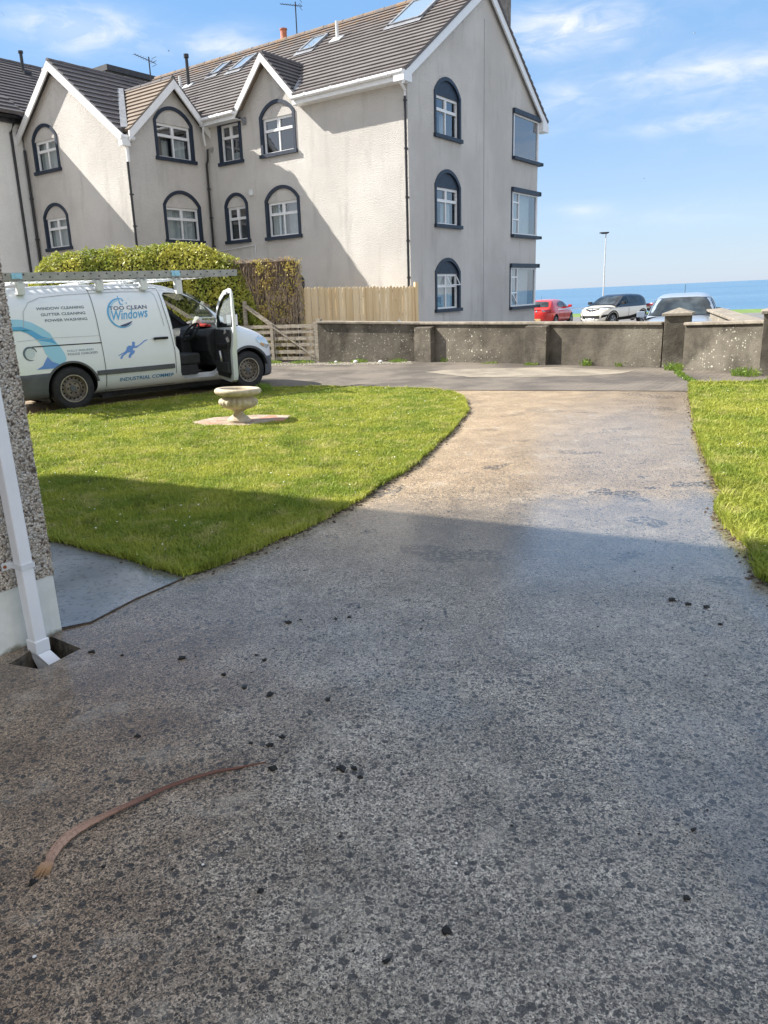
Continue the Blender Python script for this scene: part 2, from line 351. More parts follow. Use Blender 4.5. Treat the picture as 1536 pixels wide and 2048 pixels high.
    lines = n.t.nodes.new('ShaderNodeTexWave'); lines.inputs['Scale'].default_value = 9; lines.inputs['Distortion'].default_value = 2.5; lines.inputs['Detail'].default_value = 3
    mp = n.t.nodes.new('ShaderNodeMapping'); mp.inputs['Rotation'].default_value = (0, 0, R(52)); n.link(n.obj, mp.inputs[0]); n.link(mp.outputs[0], lines.inputs[0])
    h = n.math('ADD', h, n.math('MULTIPLY', lines.outputs[1], n.math('MULTIPLY', left, .35)))
    nm = n.bump(h, .7, .006)
    film = n.bump(n.math('ADD', n.noise(60, 2), n.math('MULTIPLY', n.noise(17, 2), .6)), .22, .004)
    return n.set(color=c, rough=rough, spec=.5, normal=nm, coat=n.math('MULTIPLY', shine, 1.0), coatr=.11, coatn=film)
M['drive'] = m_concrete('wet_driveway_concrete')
def flat(name, poly, z, mat, cells=None, kind='structure'):
    b = MB(); b.face_holes(poly, [], lambda x, y: (x, y, z)); o = b.build(name, mat); 
    tag(o, kind=kind); return o
M['path'] = None
n = NT('wet_path_concrete')
pz = n.noise(30, 3, .6, dist=.5); pits = n.rng(pz, .55, .62)
c = n.mix(n.math('MULTIPLY', pits, .7), n.mix(n.rng(n.noise(3, 5), .3, .7), (.13, .13, .12), (.21, .205, .19)), (.045, .045, .05))
pud = n.rng(n.math('ADD', n.math('MULTIPLY', n.noise(1.1, 3), 1.0), n.math('MULTIPLY', n.xyz(1), -.0)), .40, .56)
pudx = n.math('MULTIPLY', n.rng(n.xyz(0), -1.55, -1.15), 1.0)
film = n.math('MAXIMUM', n.math('MULTIPLY', pudx, 1.0), n.math('ADD', .3, n.math('MULTIPLY', pud, .5)))
nm = n.bump(n.math('ADD', n.math('MULTIPLY', pits, -1), n.noise(90, 3)), .5, .006)
M['path'] = n.set(color=c, rough=n.math('SUBTRACT', .5, n.math('MULTIPLY', film, .25)), spec=.5, normal=nm, coat=n.math('MULTIPLY', film, .95), coatr=.05, coatn=n.bump(n.noise(42, 3, .6), .40, .005))
n = NT('old_road_concrete')
g1 = n.noise(.9, 6, .65); w = n.t.nodes.new('ShaderNodeTexWave'); w.inputs['Scale'].default_value = 3.2; w.inputs['Distortion'].default_value = 1.2
mp = n.t.nodes.new('ShaderNodeMapping'); mp.inputs['Rotation'].default_value = (0, 0, R(35)); n.link(n.obj, mp.inputs[0]); n.link(mp.outputs[0], w.inputs[0])
c = n.mix(n.rng(g1, .38, .62), (.088, .074, .060), (.175, .148, .118))
c = n.mix(n.math('MULTIPLY', w.outputs[1], .25), c, (.09, .08, .07)); c = n.mix(n.rng(n.noise(50, 4, .7), .5, .75, 0, .4), c, (.28, .25, .21))
M['road'] = n.set(color=c, rough=n.rng(g1, .35, .6, .6, .85), normal=n.bump(n.math('ADD', n.noise(60, 4), n.math('MULTIPLY', w.outputs[1], .5)), .5, .01))
M['patch'] = m_asphalt('pale_road_patch', (.23, .20, .155), .9)
JL = [(-8.0, 16.9), (-2.42, 14.2), (-1.0, 13.95), (.5, 13.0), (1.78, 12.41), (5.02, 11.0), (9.0, 9.2)]
GL = [(-1.50, 3.19), (-1.44, 3.41), (-1.245, 3.255), (-1.36, 3.06), (-1.53, 3.13)]      # gully opening below the downpipe
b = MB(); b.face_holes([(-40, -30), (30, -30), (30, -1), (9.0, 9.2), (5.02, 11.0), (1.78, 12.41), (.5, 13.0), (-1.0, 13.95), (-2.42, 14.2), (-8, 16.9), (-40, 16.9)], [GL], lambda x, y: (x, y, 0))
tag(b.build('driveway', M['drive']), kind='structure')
n = NT('gully_dirt'); M['gully'] = n.set(color=n.mix(n.rng(n.noise(22, 5), .35, .65), (.035, .03, .022), (.13, .105, .075)), rough=.6, normal=n.bump(n.noise(60, 4), .8, .01))
b = MB(); k = len(GL); b.add([(x, y, 0) for x, y in GL] + [(x, y, -.15) for x, y in GL], [(i, (i + 1) % k, k + (i + 1) % k, k + i) for i in range(k)] + [tuple(range(k, 2 * k))])
tag(b.build('gully', M['gully']), kind='structure')
flat('road', [(9.0, 9.23), (5.02, 11.03), (1.78, 12.44), (.5, 13.03), (-1.0, 13.98), (-2.42, 14.23), (-8.0, 16.93), (-16, 19), (-12, 24), (-3, 21.5), (-.45, 19.45), (1.95, 18.45), (2.3, 18.15), (4.1, 16.3), (6.0, 14.35), (6.9, 12.75), (9.5, 9.3)], 0.004, M['road'])
flat('pale_road_patch', [(1.73, 15.58), (2.3, 15.9), (2.88, 15.78), (4.21, 15.43), (5.39, 14.06), (5.0, 13.7), (4.41, 13.58), (3.2, 13.8), (2.41, 14.24)], 0.008, M['patch'])
b = MB(); b.face_holes([(-.93, 4.14), (-1.14, 3.84), (-1.29, 3.55), (-1.42, 3.49), (-5.5, 5.9), (-5.5, 7.4), (-1.98, 4.97), (-1.42, 4.55)], [], lambda x, y: (x, y, .008))
tag(b.build('path', M['path']), kind='structure')
b = MB(); pe = [(-.93, 4.13), (-1.14, 3.83), (-1.29, 3.54), (-1.41, 3.47)]
for p, q in zip(pe, pe[1:]): b.bar((*p, .003), (*q, .003), .004, .009)
M['soil'] = plain('dark_soil', (.075, .05, .032), .95, var=.3, sc=20, bump=.6)
tag(b.build('path_joint', M['soil']), kind='structure')

LAWN_L = [(-.94, 4.15), (-.73, 4.36), (-.43, 4.79), (-.14, 5.21), (.21, 5.94), (.66, 6.9), (1.22, 8.53), (1.64, 9.97), (1.79, 11.2), (1.72, 12.02), (1.46, 12.4), (.84, 12.86), (-.34, 13.50), (-1.34, 13.72), (-2.42, 13.15), (-3.4, 12.45), (-4.2, 11.78), (-4.9, 11.1), (-7.4, 9.3), (-5.6, 7.45), (-1.98, 4.99), (-1.42, 4.57)]
LAWN_R = [(5.29, 11.55), (4.68, 10.16), (3.54, 7.45), (2.99, 6.0), (2.77, 5.39), (2.50, 4.9), (2.41, 4.6), (2.33, 4.15), (2.15, 3.7), (2.3, 3.0), (6.5, 3.0), (9.5, 8.0), (9.0, 9.1), (6.37, 11.30)]
def rough_edge(poly, amp=.03, step=.12):
    out = []
    for (x0, y0), (x1, y1) in zip(poly, poly[1:] + poly[:1]):
        L = math.hypot(x1 - x0, y1 - y0); k = max(1, int(L / step))
        for i in range(k):
            t = i / k; x = x0 + (x1 - x0) * t; y = y0 + (y1 - y0) * t
            nz = mnoise.noise(Vector((x * 4.5, y * 4.5, 0))) + .6 * mnoise.noise(Vector((x * 13, y * 13, 3)))
            nx, ny = (y1 - y0) / L, -(x1 - x0) / L; out.append((x + nx * nz * amp, y + ny * nz * amp))
    return out
def m_grass(name, a, bcol, cdry, transl=True):
    n = NT(name)
    c = n.mix(n.rng(n.noise(1.4, 6, .7), .38, .62), a, bcol)
    c = n.mix(n.rng(n.noise(4, 5, .7), .50, .66, 0, .75), c, cdry); c = n.mix(n.rng(n.noise(2.3, 4, .6), .55, .68, 0, .55), c, tuple(x * .55 for x in a))
    c = n.mix(n.rng(n.noise(70, 2), .5, .75, 0, .5), c, tuple(x * .5 for x in a))
    n.set(color=c, rough=.55, spec=.3)
    if transl:
        tr = n.t.nodes.new('ShaderNodeBsdfTranslucent'); n.link(c, tr.inputs[0]); ms = n.t.nodes.new('ShaderNodeMixShader'); ms.inputs[0].default_value = .42
        n.link(n.b.outputs[0], ms.inputs[1]); n.link(tr.outputs[0], ms.inputs[2]); n.link(ms.outputs[0], n.out.inputs['Surface'])
    return n.mat
M['grass'] = m_grass('grass_blades', (.27, .345, .05), (.46, .48, .085), (.60, .55, .21))
M['turf'] = m_grass('turf', (.08, .12, .02), (.12, .16, .03), (.15, .14, .05), False)
M['daisy'] = plain('daisy_petals', (.85, .85, .80), .7)
def inside(px, py, poly):
    c = np.zeros(len(px), bool); n = len(poly)
    for i in range(n):
        x0, y0 = poly[i]; x1, y1 = poly[(i + 1) % n]
        cond = ((y0 > py) != (y1 > py)); xi = (x1 - x0) * (py - y0) / ((y1 - y0) if y1 != y0 else 1e-9) + x0
        c ^= cond & (px < xi)
    return c
SLAB = [(-1.95, 10.02), (-1.72, 10.35), (-1.1, 10.42), (-.66, 10.2), (-.72, 9.78), (-1.2, 9.52), (-1.75, 9.68)]
def blades(name, poly, base_z, dens_fn, maxd, h0, mat, edge=0.0, group=None, excl=None):
    xs = [p[0] for p in poly]; ys = [p[1] for p in poly]
    A = (max(xs) - min(xs)) * (max(ys) - min(ys)); n = int(A * maxd)
    px = rng.uniform(min(xs), max(xs), n); py = rng.uniform(min(ys), max(ys), n)
    k = inside(px, py, poly) & (rng.random(n) < dens_fn(px, py) / maxd)
    if excl: k &= ~inside(px, py, excl)
    px, py = px[k], py[k]
    ex, ey = [], []                                                      # longer blades hanging over the edge
    for (x0_, y0_), (x1_, y1_) in zip(poly, poly[1:] + poly[:1]):
        cnt_ = int(math.hypot(x1_ - x0_, y1_ - y0_) * 900)
        if math.hypot(x0_, y0_) > 16: continue
        t_ = rng.random(cnt_); ex.append(x0_ + (x1_ - x0_) * t_ + rng.normal(0, .014, cnt_)); ey.append(y0_ + (y1_ - y0_) * t_ + rng.normal(0, .014, cnt_))
    ne = sum(len(e_) for e_ in ex); px = np.concatenate([px] + ex); py = np.concatenate([py] + ey); n = len(px)
    clump = .62 + .38 * np.sin(px * 3.1 + 2 * np.sin(py * 2.3)) * np.cos(py * 2.7 + np.sin(px * 4)) + .25 * np.sin(px * 9.3 + py * 4) * np.sin(py * 8.1 - px * 3)
    h = h0 * (.55 + .8 * rng.random(n)) * (.75 + .45 * clump); tall = rng.random(n) < .012; h[tall] *= 1.9; h[n - ne:] *= 1.25
    dist = np.hypot(px, py); w = .0016 + .00042 * dist; w = w * (.7 + .6 * rng.random(n))
    a = rng.uniform(0, 2 * np.pi, n); la = rng.uniform(0, 2 * np.pi, n); ln = h * rng.uniform(.15, 1.0, n)
    dx, dy = np.cos(a) * w, np.sin(a) * w; lx, ly = np.cos(la) * ln, np.sin(la) * ln
    V = np.empty((n, 5, 3)); z0 = base_z
    V[:, 0] = np.c_[px - dx, py - dy, np.full(n, z0)]; V[:, 1] = np.c_[px + dx, py + dy, np.full(n, z0)]
    V[:, 2] = np.c_[px + dx * .8 + lx * .35, py + dy * .8 + ly * .35, z0 + h * .6]; V[:, 3] = np.c_[px - dx * .8 + lx * .35, py - dy * .8 + ly * .35, z0 + h * .6]
    V[:, 4] = np.c_[px + lx, py + ly, z0 + h * (1 - .25 * (ln / h))]
    me = bpy.data.meshes.new(name); me.vertices.add(n * 5); me.vertices.foreach_set('co', V.ravel())
    idx = np.arange(n)[:, None] * 5; lp = np.concatenate([idx + np.array([0, 1, 2, 3]), idx + np.array([3, 2, 4])], 1).ravel()
    me.loops.add(n * 7); me.loops.foreach_set('vertex_index', lp.astype(np.int32))
    st = (np.arange(n)[:, None] * 7 + np.array([0, 4])).ravel(); me.polygons.add(n * 2); me.polygons.foreach_set('loop_start', st.astype(np.int32))
    me.update(calc_edges=True); me.materials.append(mat)
    o = bpy.data.objects.new(name, me); COL.objects.link(o); return o
def lawn(name, poly, label_g, dens, excl=None, z=.018, h0=.036):
    pl = rough_edge(poly)
    b = MB(); b.face_holes(pl, [excl] if excl else [], lambda x, y: (x, y, z))
    k = len(pl); b.add([(x, y, z) for x, y in pl] + [(x, y, -.01) for x, y in pl], [(i, (i + 1) % k, k + (i + 1) % k, k + i) for i in range(k)])
    tag(b.build(name, M['turf'], recalc=False), kind='structure')
    o = blades('grass', pl, z - .004, dens, 11000, h0, M['grass'], excl=excl)
    tag(o, label_g, 'grass', kind='stuff')
    return pl
dl = lambda x, y: np.clip(14000 - 1300 * (np.hypot(x, y) - 4), 3800, 11000)
pL = lawn('lawn', LAWN_L, 'short yellow green lawn grass between the van and the drive', dl, excl=[(x, y) for x, y in SLAB])
pR = lawn('lawn', LAWN_R, 'lush grass with clover on the right side of the drive', dl, h0=.052)
# dirt crumbling along lawn edges
b = MB()
for pl in (pL, pR):
    for i in range(0, len(pl)):
        x, y = pl[i]
        if math.hypot(x, y) > 12: continue
        for _ in range(16):
            s = random.uniform(.004, .016) * (1.6 if random.random() < .06 else 1); wd_ = .022 + .03 * max(0, mnoise.noise(Vector((x * 2, y * 2, 7)))); cx = x + random.gauss(0, wd_) + random.uniform(-.06, .06); cy = y + random.gauss(0, wd_) + random.uniform(-.06, .06); vs = []
            for k in range(6): vs.append((cx + s * random.uniform(.6, 1.2) * math.cos(k), cy + s * random.uniform(.6, 1.2) * math.sin(k), random.uniform(0, .003)))
            vs.append((cx, cy, s * .7)); b.add(vs, [(k, (k + 1) % 6, 6) for k in range(6)])
tag(b.build('soil_crumbs', M['soil']), 'dark soil crumbling along the cut lawn edges', 'soil', kind='stuff')
# daisies
b = MB()
for poly, cnt in ((LAWN_L, 520), (LAWN_R, 420)):
    xs = [p[0] for p in poly]; ys = [p[1] for p in poly]; px = rng.uniform(min(xs), max(xs), cnt * 3); py = rng.uniform(min(ys), max(ys), cnt * 3)
    k = inside(px, py, poly) & ~inside(px, py, SLAB) & (np.sin(px * 2.3 + 1) * np.cos(py * 1.9) + rng.random(cnt * 3) * 1.2 > .55)
    for x, y in list(zip(px[k], py[k]))[:cnt]:
        r = random.uniform(.003, .0075); z = random.uniform(.045, .06); tx, ty = random.uniform(-.4, .4), random.uniform(-.4, .4)
        b.add([(x, y, z + .002)] + [(x + r * math.cos(t), y + r * math.sin(t), z + r * (tx * math.cos(t) + ty * math.sin(t))) for t in [i * math.pi / 3 for i in range(6)]], [(0, i + 1, (i + 1) % 6 + 1) for i in range(6)])
tag(b.build('daisies', M['daisy'], recalc=False), 'tiny white daisies and clover heads in the lawns', 'flowers', kind='stuff')

# ------------------------------------------------------------------ apartment building
BX = thing('apartment_building', 'three storey roughcast apartment building with navy arched window surrounds and tiled gables', 'building', (2.2, 23.0, 0), R(-36.5))
def wall_M(origin, xdir):
    """wall frame: X along the wall, Y into the wall, Z up"""
    x = Vector(xdir).normalized(); z = Vector((0, 0, 1)); y = z.cross(x)
    m = Matrix((x, y, z)).transposed().to_4x4(); m.translation = origin; return m
def arch_outline(w, z0, zs, zt, n=20, arch=True):
    if not arch: return [(-w / 2, z0), (-w / 2, zt), (w / 2, zt), (w / 2, z0)]
    pts = [(-w / 2, z0)]
    for i in range(n + 1):
        x = -w / 2 + w * i / n; h_ = zt - zs; r_ = (w * w / 4 + h_ * h_) / (2 * h_); pts.append((x, zt - r_ + math.sqrt(max(0, r_ * r_ - x * x))))
    return pts + [(w / 2, z0)]
def win_hole(w, zs0, zt, zh, arch=True, t=.10):
    o = arch_outline(w - 2 * t, zs0 + .1, zh + .04, zt - t, arch=arch); return o
def window(parent, WM, cx, w, zs0, zt, zh, arch=True, tymp='render', t=.10, curtain=None, side_deep=.12, tilt=False):
    """one window unit: surround with reveal and sill; frame, pane, room and curtain under it"""
    TM = WM @ Matrix.Translation((cx, 0, 0))
    zb = zs0 + .1; wi = w - 2 * t
    b = MB(); b.M = TM
    outer = arch_outline(w, zb, zh + .07, zt, arch=arch); inner = arch_outline(wi, zb, zh + .04, zt - t, arch=arch)
    b.band(outer, inner, -.03, .13); b.box(-w / 2 - .04, -.085, zs0, w / 2 + .04, .13, zb)
    s = b.build('window', M['navy'], parent)
    if arch:
        b = MB(); b.M = TM; ty = [p for p in arch_outline(wi, zh, zh + .04, zt - t)]
        b.prism(ty, .025, .10); b.build('tympanum', M['navy'] if tymp == 'navy' else M['render'], s)
    f = MB(); f.M = TM; y0, y1 = .07, .13; fw_ = .048; z1 = zh if arch else zt - t; H = z1 - zb; zt_ = zb + H * .64
    f.box(-wi / 2, y0, zb, -wi / 2 + fw_, y1, z1); f.box(wi / 2 - fw_, y0, zb, wi / 2, y1, z1)
    f.box(-wi / 2 + fw_, y0, zb, wi / 2 - fw_, y1, zb + fw_); f.box(-wi / 2 + fw_, y0, z1 - fw_, wi / 2 - fw_, y1, z1)
    f.box(-.025, y0 + .003, zb + fw_, .025, y1, z1 - fw_); f.box(-wi / 2 + fw_, y0 - .01, zt_ - .025, wi / 2 - fw_, y1, zt_ + .025)
    for sx in (-1, 1):      # opening top lights with their own sash
        a0, a1 = sorted((sx * .03, sx * (wi / 2 - fw_))); q = .024
        if tilt and sx > 0:
            for (xa, za, xb, zb2) in ((a0, zt_ + .03, a0 + q, z1 - fw_), (a1 - q, zt_ + .03, a1, z1 - fw_)):
                f.bar(((xa + xb) / 2, y0 - .16, za), ((xa + xb) / 2, y0 - .01, zb2), q, q)
            f.bar((a0, y0 - .16, zt_ + .04), (a1, y0 - .16, zt_ + .04), q, q)
        for (xa, za, xb, zb2) in ((a0, zt_ + .03, a0 + q, z1 - fw_), (a1 - q, zt_ + .03, a1, z1 - fw_), (a0 + q, zt_ + .03, a1 - q, zt_ + .03 + q), (a0 + q, z1 - fw_ - q, a1 - q, z1 - fw_)):
            f.box(xa, y0 - .006, za, xb, y1 - .01, zb2)
    f.build('frame', M['upvc'], s)
    p = MB(); p.M = TM; p.add([(-wi / 2, .105, zb), (wi / 2, .105, zb), (wi / 2, .105, z1), (-wi / 2, .105, z1)], [(0, 1, 2, 3)]); p.build('pane', M['glass'], s)
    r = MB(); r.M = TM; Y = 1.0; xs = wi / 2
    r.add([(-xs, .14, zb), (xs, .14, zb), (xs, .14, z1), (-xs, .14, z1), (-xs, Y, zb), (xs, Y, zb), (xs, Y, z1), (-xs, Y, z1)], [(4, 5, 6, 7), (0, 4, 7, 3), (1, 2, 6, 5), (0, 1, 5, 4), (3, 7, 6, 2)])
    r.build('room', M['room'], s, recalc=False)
    if curtain:
        c = MB(); c.M = TM
        for (xa, xb, za, zb2, yy) in curtain:
            xa, xb = xa * wi / 2, xb * wi / 2; za = zb + H * za; zb2 = zb + H * zb2; k = max(6, int((xb - xa) / .02)); vs = []
            for i in range(k + 1):
                x = xa + (xb - xa) * i / k; yv = .16 + yy + .018 * math.sin(x * 62 + cx) + .01 * math.sin(x * 23)
                vs += [(x, yv, za), (x, yv, zb2)]
            c.add(vs, [(2 * i, 2 * i + 2, 2 * i + 3, 2 * i + 1) for i in range(k)])
        c.build('curtain', M['curtain'], s)
    return s

# wall panels with real openings
WA = wall_M((0, 0, 0), (1, 0, 0)); WG = wall_M((0, 0, 0), (0, 1, 0)); WB = wall_M((-7.75, 0, 0), (0, 1, 0)); WC = wall_M((0, -3.3, 0), (1, 0, 0))
winA = [(-4.63, 1.42, 5.83, 7.40, 6.93, True), (-4.63, 1.42, 3.40, 4.99, 4.52, True), (-4.63, 1.42, .95, 2.55, 2.08, True), (-6.64, 1.02, 5.83, 7.13, 7.13, False), (-6.59, 1.04, 3.42, 4.98, 4.55, True)]
winG = [(2.26, 1.62, 5.88, 7.55, 7.03, True), (2.24, 1.62, 3.42, 5.08, 4.56, True), (2.20, 1.62, .96, 2.57, 2.10, True)]
winB = [(-1.36, 1.62, 5.90, 7.50, 6.98, True), (-1.30, 1.62, 3.46, 5.07, 4.55, True)]
winC = [(-11.72, 1.36, 5.88, 7.36, 6.88, True), (-11.68, 1.36, 3.47, 4.97, 4.5, True)]
corner = [(6.93, 5.90, 7.36), (6.90, 3.37, 4.88), (6.86, .90, 2.36)]
walls = MB()
def holes(ws): return [[(x + w[0], z) for x, z in win_hole(w[1], w[2], w[3], w[4], w[5])] for w in ws]
RS = .665; EZ = 7.35
walls.M = WA; walls.face_holes([(0, -.5), (0, 7.35), (-3.78, 7.35), (-4.9, 8.52), (-6.02, 7.35), (-7.75, 7.35), (-7.75, -.5)], holes(winA), lambda x, z: (x, 0, z))
cz = [[(9.1, c[1]), (c[0], c[1]), (c[0], c[2]), (9.1, c[2])] for c in corner]
og = [(0, -.8), (9.1, -.8)]
for c in corner[::-1]: og += [(9.1, c[1] + .05), (c[0], c[1] + .05), (c[0], c[2] - .05), (9.1, c[2] - .05)]
og += [(9.1, 7.55), (4.7, 10.55), (0, 7.45)]
walls.M = WG; walls.face_holes(og, holes(winG), lambda x, z: (x, 0, z))
walls.M = WB; walls.face_holes([(0, -.5), (0, 6.9), (-1.4, 8.1), (-3.3, 6.45), (-3.3, -.5)], holes(winB), lambda x, z: (x, 0, z))
walls.M = WC; walls.face_holes([(-7.75, -.5), (-7.75, 6.45), (-10.73, 8.82), (-12.87, 7.1), (-12.87, -.5)], holes(winC), lambda x, z: (x, 0, z))
walls.M = Matrix.Identity(4)
# sea front wall, back walls
oz = [(0, -.8)]
for c in corner: pass
walls.face_holes([(0, -.8), (-16, -.8), (-16, 7.4), (0, 7.4)], [[(-.25, c[1] + .05), (-2.0, c[1] + .05), (-2.0, c[2] - .05), (-.25, c[2] - .05)] for c in corner], lambda x, z: (x, 9.1, z))
walls.build('wall', M['render'], BX, recalc=False)
cur = {0: [(.1, .9, 0, 1, .1)], 1: None}
netA = [None, [(-.95, -.25, 0, 1, .05), (-.2, .95, 0, 1, .3)], None, [(-.9, -.1, 0, .3, .3)], [(.3, .9, 0, .25, .3)]]
for w, c in zip(winA, netA): window(BX, WA, *w, curtain=c)
netG = [[(.05, .6, 0, .62, .15)], [(.0, .8, 0, .62, .1)], [(-.95, .95, .35, 1, .08), (.1, .9, 0, .4, .1)]]
for i, (w, c) in enumerate(zip(winG, netG)):
    s = window(BX, WG, *w, tymp='navy', curtain=c, tilt=(i == 2))
    if i == 2:
        b = MB(); b.M = WG @ Matrix.Translation((w[0], 0, 0)); b.tube([(-.55, .35, 1.12), (-.25, .33, 1.2), (.1, .35, 1.1), (.4, .35, 1.14)], [.06, .13, .1, .05], 8); b.build('green_bag', M['green_cloth'], s, smooth=True)
netB = [[(.1, .9, 0, .62, .08), (-.2, .15, 0, .6, .3)], [(-.95, .95, 0, 1, .05)]]
for w, c in zip(winB, netB): window(BX, WB, *w, curtain=c)
netC = [[(-.95, -.15, 0, 1, .05), (-.1, .95, 0, 1, .06)], [(-.95, .95, 0, 1, .04)]]
for w, c in zip(winC, netC): window(BX, WC, *w, curtain=c)
# corner windows (gable end + sea front)
for i, (w0, z0, z1) in enumerate(corner):
    b = MB()
    b.box(.004, w0 - .1, z1 - .06, .10, 9.28, z1 + .08); b.box(-2.1, 9.1, z1 - .06, .10, 9.28, z1 + .08)
    b.box(-.12, w0 - .10, z0, .005, w0 - .0, z1 - .06); b.box(.003, w0 - .1, z0 - .05, .13, 9.34, z0 + .05); b.box(-2.1, 9.1, z0 - .05, .13, 9.34, z0 + .05)
    s = b.build('corner_window', M['navy'], BX)
    f = MB(); a = z0 + .05; e = z1 - .06; k = .05
    for y in (w0, 9.02): f.box(-.05, y, a, .02, y + (k if y < 9 else .1), e)
    f.box(-.05, w0 + k, a, .015, 9.02, a + k); f.box(-.05, w0 + k, e - k, .015, 9.02, e)
    if i >= 1:
        m_ = w0 + .52; f.box(-.05, m_, a + k, .015, m_ + k, e - k)
        for zz in ((a + (e - a) * .34), (a + (e - a) * .74)): f.box(-.05, w0 + k, zz, .012, m_, zz + k)
    if i > 0 and i < 3:
        pass
    f.box(-1.95, 9.07, a, -1.9, 9.13, e); f.box(-1.9, 9.07, a, -.05, 9.12, a + k); f.box(-1.9, 9.07, e - k, -.05, 9.12, e)
    f.build('frame', M['upvc'], s)
    if i == 2:
        f = MB(); yb, yt = w0 + .52, w0 + .1
        f.bar((.03, w0 + .07, a + .45), (.03, w0 + .5, a + .12), .04, .04); f.build('open_sash', M['upvc'], s)
    p = MB(); p.add([(-.02, w0, a), (-.02, 9.05, a), (-.02, 9.05, e), (-.02, w0, e)], [(0, 1, 2, 3)]); p.add([(-1.95, 9.08, a), (-.02, 9.08, a), (-.02, 9.08, e), (-1.95, 9.08, e)], [(0, 1, 2, 3)]); p.build('pane', M['glass'], s)
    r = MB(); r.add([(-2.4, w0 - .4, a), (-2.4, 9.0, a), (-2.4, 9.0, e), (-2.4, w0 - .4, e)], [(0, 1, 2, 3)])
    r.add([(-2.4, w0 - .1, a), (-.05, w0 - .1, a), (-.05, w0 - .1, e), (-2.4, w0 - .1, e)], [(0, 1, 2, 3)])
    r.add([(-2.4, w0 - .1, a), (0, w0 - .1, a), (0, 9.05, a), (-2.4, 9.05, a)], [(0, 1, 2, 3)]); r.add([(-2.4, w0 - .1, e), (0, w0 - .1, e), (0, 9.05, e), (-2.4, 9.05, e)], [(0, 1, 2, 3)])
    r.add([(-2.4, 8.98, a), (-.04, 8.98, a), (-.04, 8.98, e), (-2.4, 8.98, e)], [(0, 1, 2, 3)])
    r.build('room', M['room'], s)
    if i > 0:
        c = MB(); y = w0 + .6; c.add([(-.25, y, a), (-.25, 8.95, a), (-.25, 8.95, e), (-.25, y, e)], [(0, 1, 2, 3)]); c.build('curtain', M['curtain'], s)

# roofs: stepped courses
def tile_roof(name, eL, eR, tR, tL, mat, parent, course=.29, step=.042, thick=.07):
    eL, eR, tR, tL = map(Vector, (eL, eR, tR, tL)); nrm = (eR - eL).cross(tL - eL).normalized()
    if nrm.z < 0: nrm = -nrm
    slope = max(((tL - eL).length), ((tR - eR).length)); n = max(2, round(slope / course)); b = MB()
    for i in range(n):
        a, c = i / n, (i + 1) / n
        l0, r0_, l1, r1 = eL.lerp(tL, a), eR.lerp(tR, a), eL.lerp(tL, c), eR.lerp(tR, c)
        up_ = nrm * step; base = nrm * .0
        vs = [l0 + up_, r0_ + up_, r1 + base, l1 + base, l0, r0_]
        b.add(vs, [(0, 1, 2, 3), (0, 4, 5, 1), (0, 3, 4), (1, 5, 2)])
    dn = -nrm * thick
    b.add([eL, eR, tR, tL, eL + dn, eR + dn, tR + dn, tL + dn], [(4, 7, 6, 5), (0, 4, 5, 1), (1, 5, 6, 2), (2, 6, 7, 3), (3, 7, 4, 0)])
    return b.build(name, mat, parent, recalc=False)
RZ = 10.68
def RW(x, y): return (x, y, EZ - .05 + (y + .38) / 5.08 * (RZ - EZ + .05))
for xa, xb, yb_ in ((.18, -3.70, -.38), (-3.70, -6.05, .03), (-6.05, -7.62, -.38), (-7.62, -15.0, .03)):
    if yb_ < 0: tile_roof('roof', RW(xa, -.38), RW(xb, -.38), RW(xb, .03), RW(xa, .03), M['tile'], BX)
tile_roof('roof', RW(.18, .03), RW(-15.0, .03), (-15.0, 4.7, RZ), (.18, 4.7, RZ), M['tile'], BX)
tile_roof('roof', (.18, 9.6, EZ + .0), (-15.0, 9.6, EZ + .0), (-15.0, 4.7, RZ), (.18, 4.7, RZ), M['tile_dark'], BX)
# dormer gablet over the long front
DP = (-4.88, 8.68)
tile_roof('roof', (-3.68, -.30, 7.36), (-3.68, .1, 7.36), (DP[0], 2.1, DP[1]), (DP[0], -.30, DP[1]), M['tile_dark'], BX)
tile_roof('roof', (-6.08, -.30, 7.36), (-6.08, .1, 7.36), (DP[0], 2.1, DP[1]), (DP[0], -.30, DP[1]), M['tile_sunlit'], BX)
# wing
CR = 8.98
tile_roof('roof', (-7.80, -3.52, 6.60), (-7.80, -2.4, 6.60), (-10.73, -2.4, CR), (-10.73, -3.52, CR), M['tile_dark'], BX)
tile_roof('roof', (-8.98, -2.4, 7.56), (-8.98, 1.4, 7.56), (-10.73, 1.4, CR), (-10.73, -2.4, CR), M['tile_dark'], BX)
tile_roof('roof', (-13.2, -3.52, 6.95), (-13.2, 2.4, 6.95), (-10.73, 2.4, CR), (-10.73, -3.52, CR), M['tile_dark'], BX)
tile_roof('roof', (-7.5, -3.34, 6.56), (-8.2, -3.2, 6.6), (-10.3, -1.4, 8.28), (-7.5, -1.4, 8.28), M['tile_sunlit'], BX)
tile_roof('roof', (-7.5, .5, 6.6), (-10.3, .5, 6.6), (-10.3, -1.4, 8.28), (-7.5, -1.4, 8.28), M['tile_dark'], BX)
